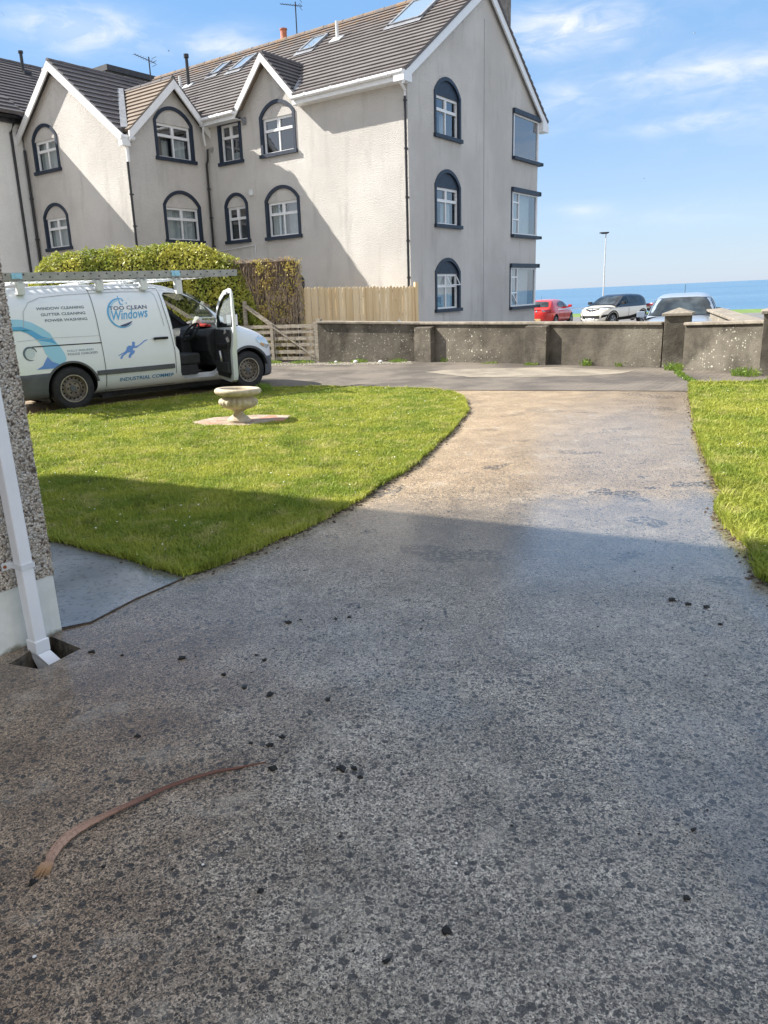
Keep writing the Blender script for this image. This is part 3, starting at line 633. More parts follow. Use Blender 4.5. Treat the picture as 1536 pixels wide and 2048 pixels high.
# ridge caps
b = MB()
def ridge(b, p0, p1):
    p0, p1 = Vector(p0), Vector(p1); L = (p1 - p0).length; k = int(L / .42)
    for i in range(k):
        a = p0.lerp(p1, i / k); c = p0.lerp(p1, (i + .97) / k); r_ = .085 + .006 * (i % 2); b.tube([a - Vector((0, 0, .03)), c - Vector((0, 0, .03))], [r_, r_ * .96], 8)
ridge(b, (.18, 4.7, RZ), (-15, 4.7, RZ)); b.build('ridge_tiles', M['tile'], BX)
for p0_, p1_ in (((-10.73, -3.52, CR), (-10.73, 2, CR)), ((DP[0], -.3, DP[1]), (DP[0], 1.9, DP[1])), ((-7.5, -1.4, 8.28), (-9.9, -1.4, 8.28))):
    b = MB(); ridge(b, p0_, p1_); b.build('ridge_tiles', M['tile_dark'], BX)
for p0_, p1_, w_ in (((-3.70, -.2, 7.46), (-4.6, 1.72, 8.62), .16), ((-7.76, -3.3, 6.66), (-9.9, -1.5, 8.36), .2)):
    b = MB(); b.bar(p0_, p1_, w_, .03); b.build('valley_flashing', M['lead'], BX)
# bargeboards
def barge(p0, p1, h=.26, t=.05, nrm=(0, 1, 0)):
    b = MB(); p0, p1 = Vector(p0), Vector(p1); n_ = Vector(nrm) * t; d = Vector((0, 0, h))
    vs = [p0, p1, p1 - d, p0 - d, p0 + n_, p1 + n_, p1 - d + n_, p0 - d + n_]
    b.add(vs, [(0, 1, 2, 3), (7, 6, 5, 4), (0, 4, 5, 1), (1, 5, 6, 2), (2, 6, 7, 3), (3, 7, 4, 0)]); b.build('bargeboard', M['upvc'], BX)
barge((.15, -.42, EZ - .12), (.15, 4.7, RZ - .08), .30, .05, (-1, 0, 0)); barge((.15, 9.62, EZ - .06), (.15, 4.7, RZ - .08), .30, .05, (-1, 0, 0))
for (ya, yb, yc, zt_, za) in ((-.45, -.02, -.02, 7.42, 7.2), (9.66, 9.13, 9.13, 7.55, 7.22)):
    b = MB(); b.add([(.17, ya, 7.0), (.17, yb, 7.0), (.17, yb, zt_), (.17, ya, za), (-.15, ya, 7.0), (-.15, yb, 7.0), (-.15, yb, zt_), (-.15, ya, za)], [(0, 1, 2, 3), (7, 6, 5, 4), (0, 4, 5, 1), (1, 5, 6, 2), (2, 6, 7, 3), (3, 7, 4, 0)]); b.build('eave_box', M['upvc'], BX)
barge((-3.66, -.33, 7.32), (DP[0], -.33, DP[1] - .03), .24); barge((-6.10, -.33, 7.32), (DP[0], -.33, DP[1] - .03), .24)
barge((-7.60, -3.56, 6.44), (-10.73, -3.56, CR - .04), .27); barge((-13.2, -3.56, 6.86), (-10.73, -3.56, CR - .04), .27)
barge((-7.48, -3.36, 6.52), (-7.48, -1.4, 8.22), .25, .05, (-1, 0, 0)); barge((-7.48, .42, 6.58), (-7.48, -1.4, 8.22), .25, .05, (-1, 0, 0))
for ys_, zs_ in ((-.4, EZ - .2), (9.6, EZ - .16)):
    b = MB(); b.add([(.14, ys_, zs_), (.14, 4.7, RZ - .15), (0, 4.7, RZ - .15), (0, ys_, zs_)], [(0, 1, 2, 3)]); b.build('soffit', M['upvc'], BX)
for (xa, xb) in ((-.15, -3.72), (-6.05, -7.6)):
    b = MB(); b.box(xb, -.36, 7.04, xa, -.33, 7.26); b.box(xb, -.33, 7.04, xa, 0, 7.06); b.build('fascia', M['upvc'], BX)
for (xa, xb) in ((.12, -3.68), (-6.06, -7.4)):
    g = MB(); g.tube([(xa, -.42, 7.22), (xb, -.42, 7.20)], .06, 12)
    k = int(abs(xb - xa) / .9)
    for i in range(k): g.tube([(xa + (xb - xa) * (i + .5) / k, -.42, 7.215), (xa + (xb - xa) * (i + .5) / k + .04, -.42, 7.215)], .07, 12)
    g.build('gutter', M['upvc'], BX, smooth=40)
g = MB(); g.tube([(-7.62, -3.62, 6.36), (-7.62, -3.1, 6.36)], .07, 10); g.box(-7.72, -3.6, 6.12, -7.56, -3.3, 6.40); g.build('hopper', M['upvc'], BX)
g = MB(); g.box(-7.62, .0, 6.3, -7.4, .45, 6.46); g.build('eave_box', M['upvc'], BX)
def pipe(pts, mat, r=.036, name='downpipe', clips=None, parent=BX):
    g = MB(); g.tube(pts, r, 10)
    if clips:
        (x, y, zs_) = clips
        for z in zs_: g.tube([(x, y, z - .02), (x, y, z + .02)], r * 1.45, 10); g.box(x - .02, y, z - .015, x + .02, y + .09, z + .015)
    return g.build(name, mat, parent, smooth=40)
pipe([(-.02, -.42, 7.18), (-.02, -.42, 7.08), (-.03, -.08, 6.85), (-.03, -.08, 6.68)], M['upvc'])
pipe([(-.03, -.08, 6.70), (-.03, -.08, 0)], M['blackpipe'], clips=(-.03, -.08, (6.6, 5.4, 4.15, 3.0, 2.0)))
pipe([(-7.38, -.42, 7.15), (-7.38, -.42, 7.0), (-7.52, -.3, 6.8), (-7.56, -.2, 6.5)], M['upvc'])
pipe([(-7.56, -.12, 6.4), (-7.6, -.12, 6.05), (-7.66, -.12, 5.95), (-7.66, -.12, 0)], M['blackpipe'], clips=(-7.66, -.12, (5.2, 4.3, 3.4)))
pipe([(-7.66, -3.36, 6.12), (-7.66, -3.36, 5.7)], M['upvc'], .05); pipe([(-7.68, -3.38, 5.7), (-7.68, -3.38, 0)], M['blackpipe'], clips=(-7.68, -3.38, (4.8, 3.9)))
pipe([(-12.78, -3.38, 6.7), (-12.78, -3.38, 0)], M['blackpipe'], .045, clips=(-12.78, -3.38, (5.2, 3.9)))
# small fittings on the walls
b = MB(); b.box(-5.96, -.05, 4.82, -5.80, .0, 5.0); b.build('meter_box', M['upvc_old'], BX)
b = MB(); b.box(-6.02, -.06, 6.9, -5.88, 0, 7.1); b.build('wall_vent', M['lead'], BX)
b = MB(); b.tube([(-7.7, -.04, 3.22), (-6.0, -.03, 3.3), (-5.86, -.03, 3.3), (-5.84, -.03, 0)], .013, 6); b.tube([(-9.8, -3.33, 3.25), (-7.74, -3.33, 3.33), (-7.72, -1.7, 3.27), (-7.72, 0, 3.22)], .013, 6); b.build('cable', M['upvc_old'], BX)
b = MB(); b.box(.001, 4.66, -.5, .006, 4.68, 9.6); b.build('movement_joint', M['lead'], BX)
# roof fittings
rn = Vector((0, -RS, 1)).normalized(); rs = Vector((0, 1, RS)).normalized()
def skylight(x0, x1, y0, y1, deep=.1):
    def P(x, y, h): return Vector((x, y, EZ + (y + .3) * RS)) + rn * h
    f = MB(); 
    for (a, c) in (((x0, y0), (x1, y0)), ((x0, y1), (x1, y1)), ((x0, y0), (x0, y1)), ((x1, y0), (x1, y1))):
        f.bar(P(*a, .04), P(*c, .04), .08, .12, upv=rn, ext=.04)
    s = f.build('skylight', M['lead'], BX); p = MB(); p.add([P(x0, y0, .075), P(x1, y0, .075), P(x1, y1, .075), P(x0, y1, .075)], [(0, 1, 2, 3)]); p.build('pane', M['skyglass'], s)
    p = MB(); p.add([P(x0 - .1, y0 - .22, .05), P(x1 + .1, y0 - .22, .05), P(x1 + .1, y0, .06), P(x0 - .1, y0, .06)], [(0, 1, 2, 3)]); p.build('flashing', M['lead'], s)
n = NT('skylight_glass'); M['skyglass'] = n.set(color=(.30, .36, .40), rough=.06, spec=.9, coat=1.0, coatr=.02)
skylight(-2.3, -1.2, 2.85, 4.35); skylight(-5.85, -5.25, 2.82, 3.68); skylight(-10.25, -9.85, 3.05, 3.8); skylight(-9.1, -8.55, 2.88, 3.82)
def RP(x, y): return Vector((x, y, EZ + (y + .3) * RS))
for (x, y, h, r_, mt, cap) in ((-4.45, 3.08, .55, .05, 'upvc_old', 0), (-11.0, 2.66, .95, .06, 'blackpipe', 1), (-10.28, 1.54, .75, .045, 'upvc_old', 0)):
    b = MB(); p = RP(x, y); b.tube([p, p + Vector((0, 0, h))], r_, 12)
    if cap: b.tube([p + Vector((0, 0, h)), p + Vector((0, 0, h + .12))], r_ * 1.6, 12)
    v_ = b.build('vent_pipe', M[mt], BX, smooth=40); b = MB(); b.bar(p - rs * .22 + rn * .045, p + rs * .15 + rn * .045, .42, .03, upv=rn); b.build('flashing', M['upvc_old'], v_)
b = MB(); b.lathe([(0, 10.6), (.13, 10.6), (.13, 10.78), (.115, 10.8), (.12, 11.02), (.14, 11.04), (.14, 11.08), (0, 11.08)], 16); b.M = Matrix.Translation((-8.12, 4.85, 0)); o = MB(); o.M = b.M; o.lathe([(0, 10.6), (.13, 10.6), (.13, 10.78), (.115, 10.8), (.12, 11.02), (.14, 11.04), (.14, 11.08), (.1, 11.06), (0, 10.9)], 16); o.build('chimney_pot', M['terracotta'], BX, smooth=40)
def aerial(base, h, parent, d=(1, .4, 0), yagi=True, name='aerial'):
    b = MB(); p = Vector(base); t = p + Vector((0, 0, h)); b.tube([p, t], .022, 8); d = Vector(d).normalized(); s_ = Vector((-d.y, d.x, 0))
    c = t - Vector((0, 0, .12)); b.tube([c - d * .55 + Vector((0, 0, .12)), c + d * .25 - Vector((0, 0, .05))], .012, 6)
    for i in range(8):
        q = c - d * (.55 - i * .1) + Vector((0, 0, .12 - .02 * i)); b.tube([q - s_ * (.09 + .012 * i), q + s_ * (.09 + .012 * i)], .006, 5)
    for k in range(3):
        q = c + d * .2; b.tube([q + Vector((0, 0, .12 * (k - 1))) - s_ * .16, q + Vector((0, 0, .12 * (k - 1))) + s_ * .16], .008, 5)
    return b.build(name, M['steel_dark'], parent)
aerial((-7.4, 4.72, 10.6), 1.15, BX)
aerial((-10.73, .6, 8.9), .95, BX, (.2, 1, 0))
b = MB(); b.box(-1.1, 6.3, 8.4, -.22, 7.1, 11.3); b.box(-1.18, 6.22, 11.3, -.14, 7.18, 11.42); b.build('chimney', plain('chimney_render', (.20, .18, .16), .9, var=.3), BX)

# ------------------------------------------------------------------ white neighbour, flat roofed block
WH = thing('white_house', 'white rendered house with slate grey roof and black drainpipe, left of the roughcast apartments', 'house', (2.2, 23.0, 0), R(-36.5))
b = MB(); b.box(-21.5, -7.6, -.5, -12.9, -3.34, 7.6); b.box(-21.5, -3.34, -.5, -13.0, 3.0, 7.4)
b.prism([(-12.9, 7.6), (-21.5, 7.6), (-17.2, 10.2)], -7.6, 3.0); b.build('wall', M['render_white'], WH)
tile_roof('roof', (-12.62, -7.9, 7.78), (-12.62, 3.2, 7.78), (-17.1, 3.2, 10.68), (-17.1, -7.9, 10.68), M['tile_dark'], WH)
tile_roof('roof', (-21.6, -7.9, 7.78), (-21.6, 3.2, 7.78), (-17.1, 3.2, 10.68), (-17.1, -7.9, 10.68), M['tile_dark'], WH)
b = MB(); b.box(-12.74, -7.8, 7.52, -12.70, 3.0, 7.74); b.box(-12.9, -7.8, 7.50, -12.74, 3.0, 7.53); b.build('fascia', M['steel_dark'], WH)
b = MB(); b.tube([(-12.58, -7.9, 7.66), (-12.58, 3.0, 7.66)], .065, 10); b.build('gutter', M['blackpipe'], WH, smooth=40)
pipe([(-12.58, -3.75, 7.6), (-12.6, -3.75, 7.45), (-12.84, -3.75, 7.2), (-12.84, -3.75, 0)], M['blackpipe'], .045, clips=None, parent=WH)
tile_roof('roof', (-12.3, -7.9, 7.72), (-12.3, -3.5, 7.72), (-13.3, -3.5, 8.42), (-13.3, -7.9, 8.42), M['tile_dark'], WH)
b = MB(); ridge(b, (-17.1, -7.9, 10.7), (-17.1, 3.2, 10.7)); b.build('ridge_tiles', M['tile_dark'], WH)
for (x, y, h, r_, mt) in ((-16.4, -.55, .62, .06, 'blackpipe'), (-15.9, .05, .36, .08, 'upvc_old'), (-15.6, .45, .36, .08, 'upvc_old')):
    z = 7.78 + (-12.62 - x) * .647; b = MB(); b.tube([(x, y, z), (x, y, z + h)], r_, 12); b.tube([(x, y, z + h), (x, y, z + h + .08)], r_ * 1.5, 12); b.box(x - .15, y - .15, z - .12, x + .3, y + .15, z - .04); b.build('vent_pipe', M[mt], WH, smooth=40)
FB = thing('flat_roofed_block', 'dark flat roofed block rising behind the tiled roofs', 'building', (2.2, 23.0, 0), R(-36.5))
b = MB(); b.box(-22.5, 3.9, -.5, -17.0, 9.6, 11.2); b.build('wall', plain('dark_cladding', (.085, .08, .08), .85, var=.25), FB)
b = MB(); b.box(-22.6, 3.82, 11.2, -16.92, 9.7, 11.42); b.build('roof', plain('felt_edge', (.05, .05, .055), .7), FB)

# ------------------------------------------------------------------ near house (left edge)
HC = Vector((-1.405, 3.472, 0)); g2 = Vector((.5948, .8039, 0)); e2 = Vector((-.862, .507, 0))
NH = thing('pebbledash_house', 'pebbledashed house corner with white painted plinth at the left edge of the drive', 'house', HC)
n = NT('pebbledash')
v1 = n.vor(88, 'Distance'); vc = n.vor(88, 'Color'); v2 = n.vor(190, 'Distance')
sepc = n.t.nodes.new('ShaderNodeSeparateColor'); n.link(vc, sepc.inputs[0])
c = n.mix(n.rng(sepc.outputs[0], .0, 1.0), (.56, .47, .37), (.92, .83, .70)); c = n.mix(n.rng(sepc.outputs[1], .8, .95), c, (.78, .76, .70)); c = n.mix(n.rng(sepc.outputs[2], .85, .97), c, (.16, .12, .09))
c = n.mix(n.rng(v1, .55, .85), c, (.27, .225, .18))
M['pebble'] = n.set(color=c, rough=.8, normal=n.bump(n.math('SUBTRACT', 1.0, n.math('ADD', v1, n.math('MULTIPLY', v2, .3))), 1.0, .02))
n = NT('plinth_paint'); zz = n.xyz(2)
c = n.mix(n.rng(n.noise(7, 6, .7), .35, .7), (.66, .68, .62), (.76, .77, .72)); c = n.mix(n.math('MULTIPLY', n.rng(n.math('ADD', zz, n.math('MULTIPLY', n.noise(16, 5), -.08)), -.045, -.015, 1, 0), .85), c, (.12, .12, .07))
c = n.mix(n.rng(n.noise(3, 6, .7), .58, .8, 0, .2), c, (.50, .52, .42))
M['plinth'] = n.set(color=c, rough=.7, normal=n.bump(n.noise(25, 4), .25, .01))
def house_pts(z, off=0.0):
    a = HC * 0; P = [a, a - g2 * 12, a - g2 * 12 + e2 * 11, a + e2 * 10.5]
    c_ = (P[0] + P[2]) / 2; return [p + (p - c_).normalized() * off + Vector((0, 0, z)) - g2 * .018 * max(0, z) for p in P]
def house_block(z0, z1, off):
    b = MB(); b.add([tuple(p) for p in house_pts(z0, off)] + [tuple(p) for p in house_pts(z1, off)], [(0, 1, 5, 4), (1, 2, 6, 5), (2, 3, 7, 6), (3, 0, 4, 7), (4, 5, 6, 7)]); return b
house_block(-.3, .298, 0.0).build('plinth', M['plinth'], NH); 
# rough pebble wall: subdivided strip near the camera is displaced so that the corner reads ragged
b = house_block(.295, 7.1, .006); b.build('wall', M['pebble'], NH)
b = MB()
for i in range(1500):
    z = random.uniform(.29, 2.4); s = random.uniform(.0025, .006)
    t = random.choice((0, 0, 1)); k = random.random() ** 2 * .10
    base = house_pts(z, .006)[0]; p = base - g2 * k + Vector((.8039, -.5948, 0)) * .001 if t == 0 else base + e2 * k * .3
    vs = [p + Vector((s * math.sin(a) * math.cos(c_), s * math.sin(a) * math.sin(c_), s * math.cos(a))) * random.uniform(.7, 1.2) for a, c_ in ((0, 0), (1.57, 0), (1.57, 1.57), (1.57, 3.14), (1.57, 4.7), (3.14, 0))]
    b.add(vs, [(0, 1, 2), (0, 2, 3), (0, 3, 4), (0, 4, 1), (5, 2, 1), (5, 3, 2), (5, 4, 3), (5, 1, 4)])
b.build('loose_pebbles', M['pebble'], NH)
b = MB(); ev = house_pts(7.05, .35); tp = [house_pts(9.6, 0)[0] - g2 * 5 + e2 * 4.2, house_pts(9.6, 0)[0] - g2 * 7 + e2 * 6.5]
b.add([tuple(p) for p in ev] + [tuple(p) for p in tp] + [tuple(p - Vector((0, 0, .2))) for p in ev], [(0, 1, 5, 4), (1, 2, 5), (2, 3, 4, 5), (3, 0, 4), (0, 6, 7, 1), (1, 7, 8, 2), (2, 8, 9, 3), (3, 9, 6, 0), (6, 9, 8, 7)])
b.build('roof', M['tile_dark'], NH)
# rectangular downpipe and shoe
DM = Matrix((g2, Vector((-.8039, .5948, 0)), Vector((0, 0, 1)))).transposed().to_4x4()   # X along wall, Y into wall
def dbox(b, x0, y0, z0, x1, y1, z1, mi=0): b.M = DM; b.box(x0, y0, z0, x1, y1, z1, mi); return b
b = MB(); b.M = DM; b.add([(x - (.022 * 3.6 if z > 1 else 0), y, z) for z in (.02, 3.6) for x, y in ((-.211, -.112), (-.151, -.112), (-.151, -.050), (-.211, -.050))], [(0, 1, 5, 4), (1, 2, 6, 5), (2, 3, 7, 6), (3, 0, 4, 7), (0, 3, 2, 1), (4, 5, 6, 7)]); dp = b.build('downpipe', M['upvc'], NH, bevel=.006)
b = MB(); dbox(b, -.217, -.118, -.01, -.145, -.044, .050)
b.M = DM; b.add([(-.214, -.115, -.01), (-.148, -.115, -.01), (-.148, -.047, -.01), (-.214, -.047, -.01), (-.190, -.190, -.075), (-.124, -.190, -.075), (-.136, -.085, -.105), (-.202, -.085, -.105)],
      [(0, 1, 5, 4), (1, 2, 6, 5), (2, 3, 7, 6), (3, 0, 4, 7), (0, 3, 2, 1)]); b.build('shoe', M['upvc'], dp, bevel=.003)
b = MB(); dbox(b, -.223, -.117, .400, -.155, -.02, .424); dbox(b, -.262, -.030, .396, -.219, -.022, .430); b.build('bracket', M['upvc_old'], dp)
b = MB(); b.M = DM; b.tube([(-.250, -.034, .413), (-.250, -.028, .413)], .008, 8); b.build('rusty_screw', plain('rust', (.30, .09, .03), .9), dp)

# ------------------------------------------------------------------ boundary walls
n = NT('mossy_concrete_wall')
zz = n.xyz(2); c = n.mix(n.rng(n.noise(2.0, 6, .65), .3, .7), (.082, .072, .057), (.165, .146, .118))
c = n.mix(n.math('MULTIPLY', n.rng(n.noise(2.6, 6, .7, stretch=(1, 1, .4)), .48, .66), .7), c, (.06, .054, .043))
pale = n.mix(n.rng(n.noise(3, 4), .3, .7), (.17, .15, .12), (.26, .235, .19)); c = n.mix(n.math('MULTIPLY', n.rng(n.noise(.9, 4), .50, .62), .6), c, pale)
sepc = n.t.nodes.new('ShaderNodeSeparateColor'); n.link(n.vor(11, 'Color'), sepc.inputs[0])
thr = n.rng(sepc.outputs[0], .55, 1.0, -.1, .24); sp1 = n.rng(n.math('SUBTRACT', n.math('ADD', n.vor(11), n.math('MULTIPLY', n.noise(60, 3), .16)), thr), .05, .10, 1, 0)
sepd = n.t.nodes.new('ShaderNodeSeparateColor'); n.link(n.vor(26, 'Color'), sepd.inputs[0])
sp2 = n.rng(n.math('SUBTRACT', n.vor(26), n.rng(sepd.outputs[1], .6, 1, -.1, .34)), .0, .08, 1, 0)
area = n.rng(n.noise(.8, 4), .46, .64)
c = n.mix(n.math('MULTIPLY', n.math('MAXIMUM', sp1, n.math('MULTIPLY', sp2, .8)), n.math('MULTIPLY', area, .85)), c, (.62, .60, .50))
c = n.mix(n.math('MULTIPLY', n.rng(n.noise(70, 4, .7), .5, .8), .5), c, (.05, .045, .04))
M['wall'] = n.set(color=c, rough=.93, spec=.2, normal=n.bump(n.math('ADD', n.noise(45, 5, .7), n.noise(9, 4)), .7, .02))
n = NT('coping_concrete'); c = n.mix(n.rng(n.noise(4, 6, .7), .35, .7), (.20, .175, .14), (.34, .30, .245)); c = n.mix(n.rng(n.noise(11, 5, .7), .55, .7, 0, .6), c, (.10, .09, .07))
M['coping'] = n.set(color=c, rough=.9, normal=n.bump(n.noise(40, 5), .5, .015))
def wall_run(name, label, pts, heights, group, th=.2, cop=.30, ch=.055, mat='wall', cmat='coping'):
    base = pts[0]; t = thing(name, label, 'wall', (base[0], base[1], 0), 0, group)
    b = MB(); c = MB(); L = []
    for i, p in enumerate(pts):
        a = Vector(pts[max(i - 1, 0)]); d = Vector(pts[min(i + 1, len(pts) - 1)]); dd = (d - a).normalized(); L.append(Vector((dd.y, -dd.x)))
    # subdivide for unevenness
    P = []
    for i in range(len(pts) - 1):
        k = max(1, int((Vector(pts[i + 1]) - Vector(pts[i])).length / .6))
        for j in range(k):
            f = j / k; P.append((Vector(pts[i]).lerp(Vector(pts[i + 1]), f), L[i].lerp(L[i + 1], f).normalized(), heights[i] + (heights[i + 1] - heights[i]) * f))
    P.append((Vector(pts[-1]), L[-1], heights[-1])); B0 = Vector(base)
    def ring(w, z0, z1, mb, off=0):
        vs = []
        for (p, nn, h) in P:
            q = p - B0; a = q + nn * off; c_ = q - nn * (w - off)
            vs += [(a.x, a.y, z0(h)), (a.x, a.y, z1(h)), (c_.x, c_.y, z1(h)), (c_.x, c_.y, z0(h))]
        k = len(P); fs = [(4 * i + j, 4 * i + (j + 1) % 4, 4 * i + 4 + (j + 1) % 4, 4 * i + 4 + j) for i in range(k - 1) for j in range(4)] + [(0, 1, 2, 3), tuple(4 * (k - 1) + j for j in (3, 2, 1, 0))]
        mb.add(vs, fs)
    ring(th, lambda h: -.4, lambda h: h - ch, b); b.build('wall', M[mat], t)
    ring(cop, lambda h: h - ch, lambda h: h, c, (cop - th) / 2); c.build('coping', M[cmat], t, bevel=.012)
    return t
W1 = wall_run('boundary_wall', 'long weathered concrete garden wall with flat coping and two buttresses across the end of the drive', [(-.47, 19.36), (1.95, 18.25), (4.05, 16.35), (5.99, 14.42)], [1.0, .90, .865, .83], 'boundary walls')
def buttress(x, y, dirx, diry, w, p, h, parent):
    d = Vector((dirx, diry)).normalized(); nn = Vector((d.y, -d.x)); o = Vector((x, y)) - Vector((-.47, 19.36)); b = MB()
    a0, a1 = o - d * w / 2, o + d * w / 2; c0, c1 = a0 + nn * p, a1 + nn * p
    vs = [(a0.x, a0.y, -.3), (a1.x, a1.y, -.3), (c1.x, c1.y, -.3), (c0.x, c0.y, -.3), (a0.x, a0.y, h), (a1.x, a1.y, h), (c1.x, c1.y, h - .02), (c0.x, c0.y, h - .02)]
    b.add(vs, [(0, 3, 2, 1), (4, 5, 6, 7), (0, 1, 5, 4), (1, 2, 6, 5), (2, 3, 7, 6), (3, 0, 4, 7)]); b.build('buttress', M['wall'], parent, bevel=.01)
buttress(2.07, 18.14, .76, -.69, .46, .17, .80, W1); buttress(4.19, 16.22, .71, -.70, .50, .17, .80, W1)
W2 = wall_run('boundary_wall', 'short lichen speckled concrete wall between the two capped pillars', [(6.27, 14.12), (6.98, 12.62)], [.82, .87], 'boundary walls')
wall_run('boundary_wall', 'tan topped wall running away towards the sea behind the right pillar', [(7.05, 12.95), (9.6, 19.9)], [.84, .88], 'boundary walls', mat='coping', th=.26, cop=.40)
def pillar(x, y, rz, w, h, label):
    t = thing('wall_pillar', label, 'pillar', (x, y, 0), rz, 'capped wall pillars'); b = MB(); b.box(-w / 2, -w / 2, -.4, w / 2, w / 2, h); b.build('shaft', M['wall'], t, bevel=.008)
    c = MB(); k = w / 2 + .045; c.add([(-k, -k, h), (k, -k, h), (k, k, h), (-k, k, h), (-k, -k, h + .05), (k, -k, h + .05), (k, k, h + .05), (-k, k, h + .05), (0, 0, h + .14)],
        [(0, 3, 2, 1), (0, 1, 5, 4), (1, 2, 6, 5), (2, 3, 7, 6), (3, 0, 4, 7), (4, 5, 8), (5, 6, 8), (6, 7, 8), (7, 4, 8)]); c.build('cap', M['coping'], t, bevel=.008)
pillar(6.26, 14.40, R(-30), .42, .935, 'concrete wall pillar with pyramid cap in front of the silver car')
pillar(7.08, 12.56, R(-28), .44, .97, 'concrete wall pillar with pyramid cap at the right edge of the picture')
# dry stone pile by the far cars
b = MB()
for i in range(60):
    s = random.uniform(.12, .25); cx, cy, cz = 17.6 + random.uniform(0, 3.2), 48.5 + random.uniform(-.3, .3), -.55 + random.choice((.1, .3, .5, .68)) ; vs = [(cx + s * a * random.uniform(.7, 1.2), cy + s * b_ * random.uniform(.7, 1.2), cz + s * c_ * random.uniform(.5, .9)) for a, b_, c_ in ((1, 0, 0), (-1, 0, 0), (0, 1, 0), (0, -1, 0), (0, 0, 1), (0, 0, -1))]
    b.add(vs, [(0, 2, 4), (2, 1, 4), (1, 3, 4), (3, 0, 4), (2, 0, 5), (1, 2, 5), (3, 1, 5), (0, 3, 5)])
tag(b.build('stone_wall', plain('dark_stone', (.07, .065, .06), .9, var=.4)), 'low dark dry stone wall beyond the cream car', 'stone wall')

# ------------------------------------------------------------------ wooden fence, creeper wall, hedge, gate
n = NT('new_pine'); pl_ = n.noise(1.0, 4, stretch=(7.5, 7.5, .3)); gr = n.noise(9, 6, .65, stretch=(9, 9, .5))
c = n.mix(n.rng(pl_, .35, .65), (.70, .52, .29), (.86, .69, .44)); c = n.mix(n.rng(gr, .45, .75, 0, .6), c, (.55, .38, .20)); c = n.mix(n.rng(n.vor(6.5), .05, .09, .8, 0), c, (.15, .08, .04))
M['pine'] = n.set(color=c, rough=.75, normal=n.bump(gr, .2, .01))
n = NT('weathered_wood'); gr = n.noise(8, 6, .65, stretch=(1, 1, 6)); c = n.mix(n.rng(gr, .35, .7), (.20, .17, .135), (.40, .36, .29)); M['oldwood'] = n.set(color=c, rough=.85, normal=n.bump(gr, .4, .01))
f0, f1 = Vector((-.93, 21.5, 0)), Vector((2.27, 22.45, 0)); L = (f1 - f0).length; fa = math.atan2(f1.y - f0.y, f1.x - f0.x)
FN = thing('wooden_fence', 'new pale pine close-board fence with rounded tops between the creeper wall and the building', 'fence', f0, fa)
k = 34
for i in range(k):
    x = L * (i + .5) / k; w = L / k * .5 * random.uniform(.90, .99); y = .0 if i % 2 else .018; h = 1.85 - .09 * i / k + random.uniform(-.02, .015); tl = random.uniform(-.006, .006)
    b = MB(); pr = [(-w, -.1), (-w + tl, h - .05), (-w * .6 + tl, h - .012), (tl, h), (w * .6 + tl, h - .012), (w + tl, h - .05), (w, -.1)]; b.M = Matrix.Translation((x, y, 0)); b.prism(pr, 0, .016); b.build('board', M['pine'], FN)
for z in (.4, 1.0, 1.6): b = MB(); b.box(0, .036, z, L, .08, z + .08); b.build('rail', M['pine'], FN)
b = MB(); b.box(L - .02, -.03, -.1, L + .07, .09, 1.86); b.build('post', M['pine'], FN)
b = MB(); b.box(L * .83, -.012, .72, L * .83 + .1, -.001, .86); b.build('sign_plate', M['upvc_old'], FN)
CW = thing('creeper_wall', 'tall garden wall end overgrown with bare brown stems and yellowing creeper leaves', 'wall', (-.93, 21.1, 0), R(168))
b = MB(); b.box(0, -.05, -.1, 1.75, .35, 2.50); b.build('wall', plain('creeper_wall_stone', (.13, .095, .07), .95, var=.35, bump=.8, bsc=20), CW)
b = MB()
for i in range(420):
    x = random.uniform(-.02, 1.75); z = random.uniform(0, 1.6); pts = []; face = random.random() < .86; d = random.uniform(.36, .42); n_ = random.randint(5, 10)
    for j in range(n_):
        pts.append((x, d + random.uniform(-.01, .03), z) if face else (-.06 - random.uniform(0, .03), x * .2, z)); x += random.gauss(0, .035); z += random.uniform(.06, .2)
        if z > 2.58: break
    if len(pts) > 2: b.tube(pts, [.008 * (1 - j / len(pts)) + .003 for j in range(len(pts))], 4, cap=False)
for i in range(120):
    x = random.uniform(0, 1.75); b.tube([(x, .3, 2.48), (x + random.gauss(0, .05), random.uniform(.3, .45), 2.55 + random.uniform(0, .07)), (x + random.gauss(0, .1), random.uniform(.3, .5), 2.5)], .005, 4, cap=False)
b.build('stems', plain('dry_stems', (.36, .28, .20), .9, var=.4), CW)
def m_leaf(name, ca, cb, cc, sc=3.0):
    n = NT(name); c = n.mix(n.rng(n.noise(sc, 4), .35, .65), ca, cb); c = n.mix(n.rng(n.noise(sc * 9, 3, .7), .5, .7, 0, .8), c, cc)
    n.set(color=c, rough=.45, spec=.4); tr = n.t.nodes.new('ShaderNodeBsdfTranslucent'); n.link(c, tr.inputs[0]); ms = n.t.nodes.new('ShaderNodeMixShader'); ms.inputs[0].default_value = .35
    n.link(n.b.outputs[0], ms.inputs[1]); n.link(tr.outputs[0], ms.inputs[2]); n.link(ms.outputs[0], n.out.inputs['Surface']); return n.mat
M['leaf_y'] = m_leaf('creeper_leaf', (.60, .50, .13), (.52, .38, .13), (.30, .34, .07))
M['leaf_g'] = m_leaf('hedge_leaf', (.22, .29, .04), (.52, .51, .09), (.62, .53, .15), 1.1)
M['leaf_w'] = m_leaf('weed_leaf', (.16, .27, .04), (.25, .36, .06), (.35, .38, .10), 5)
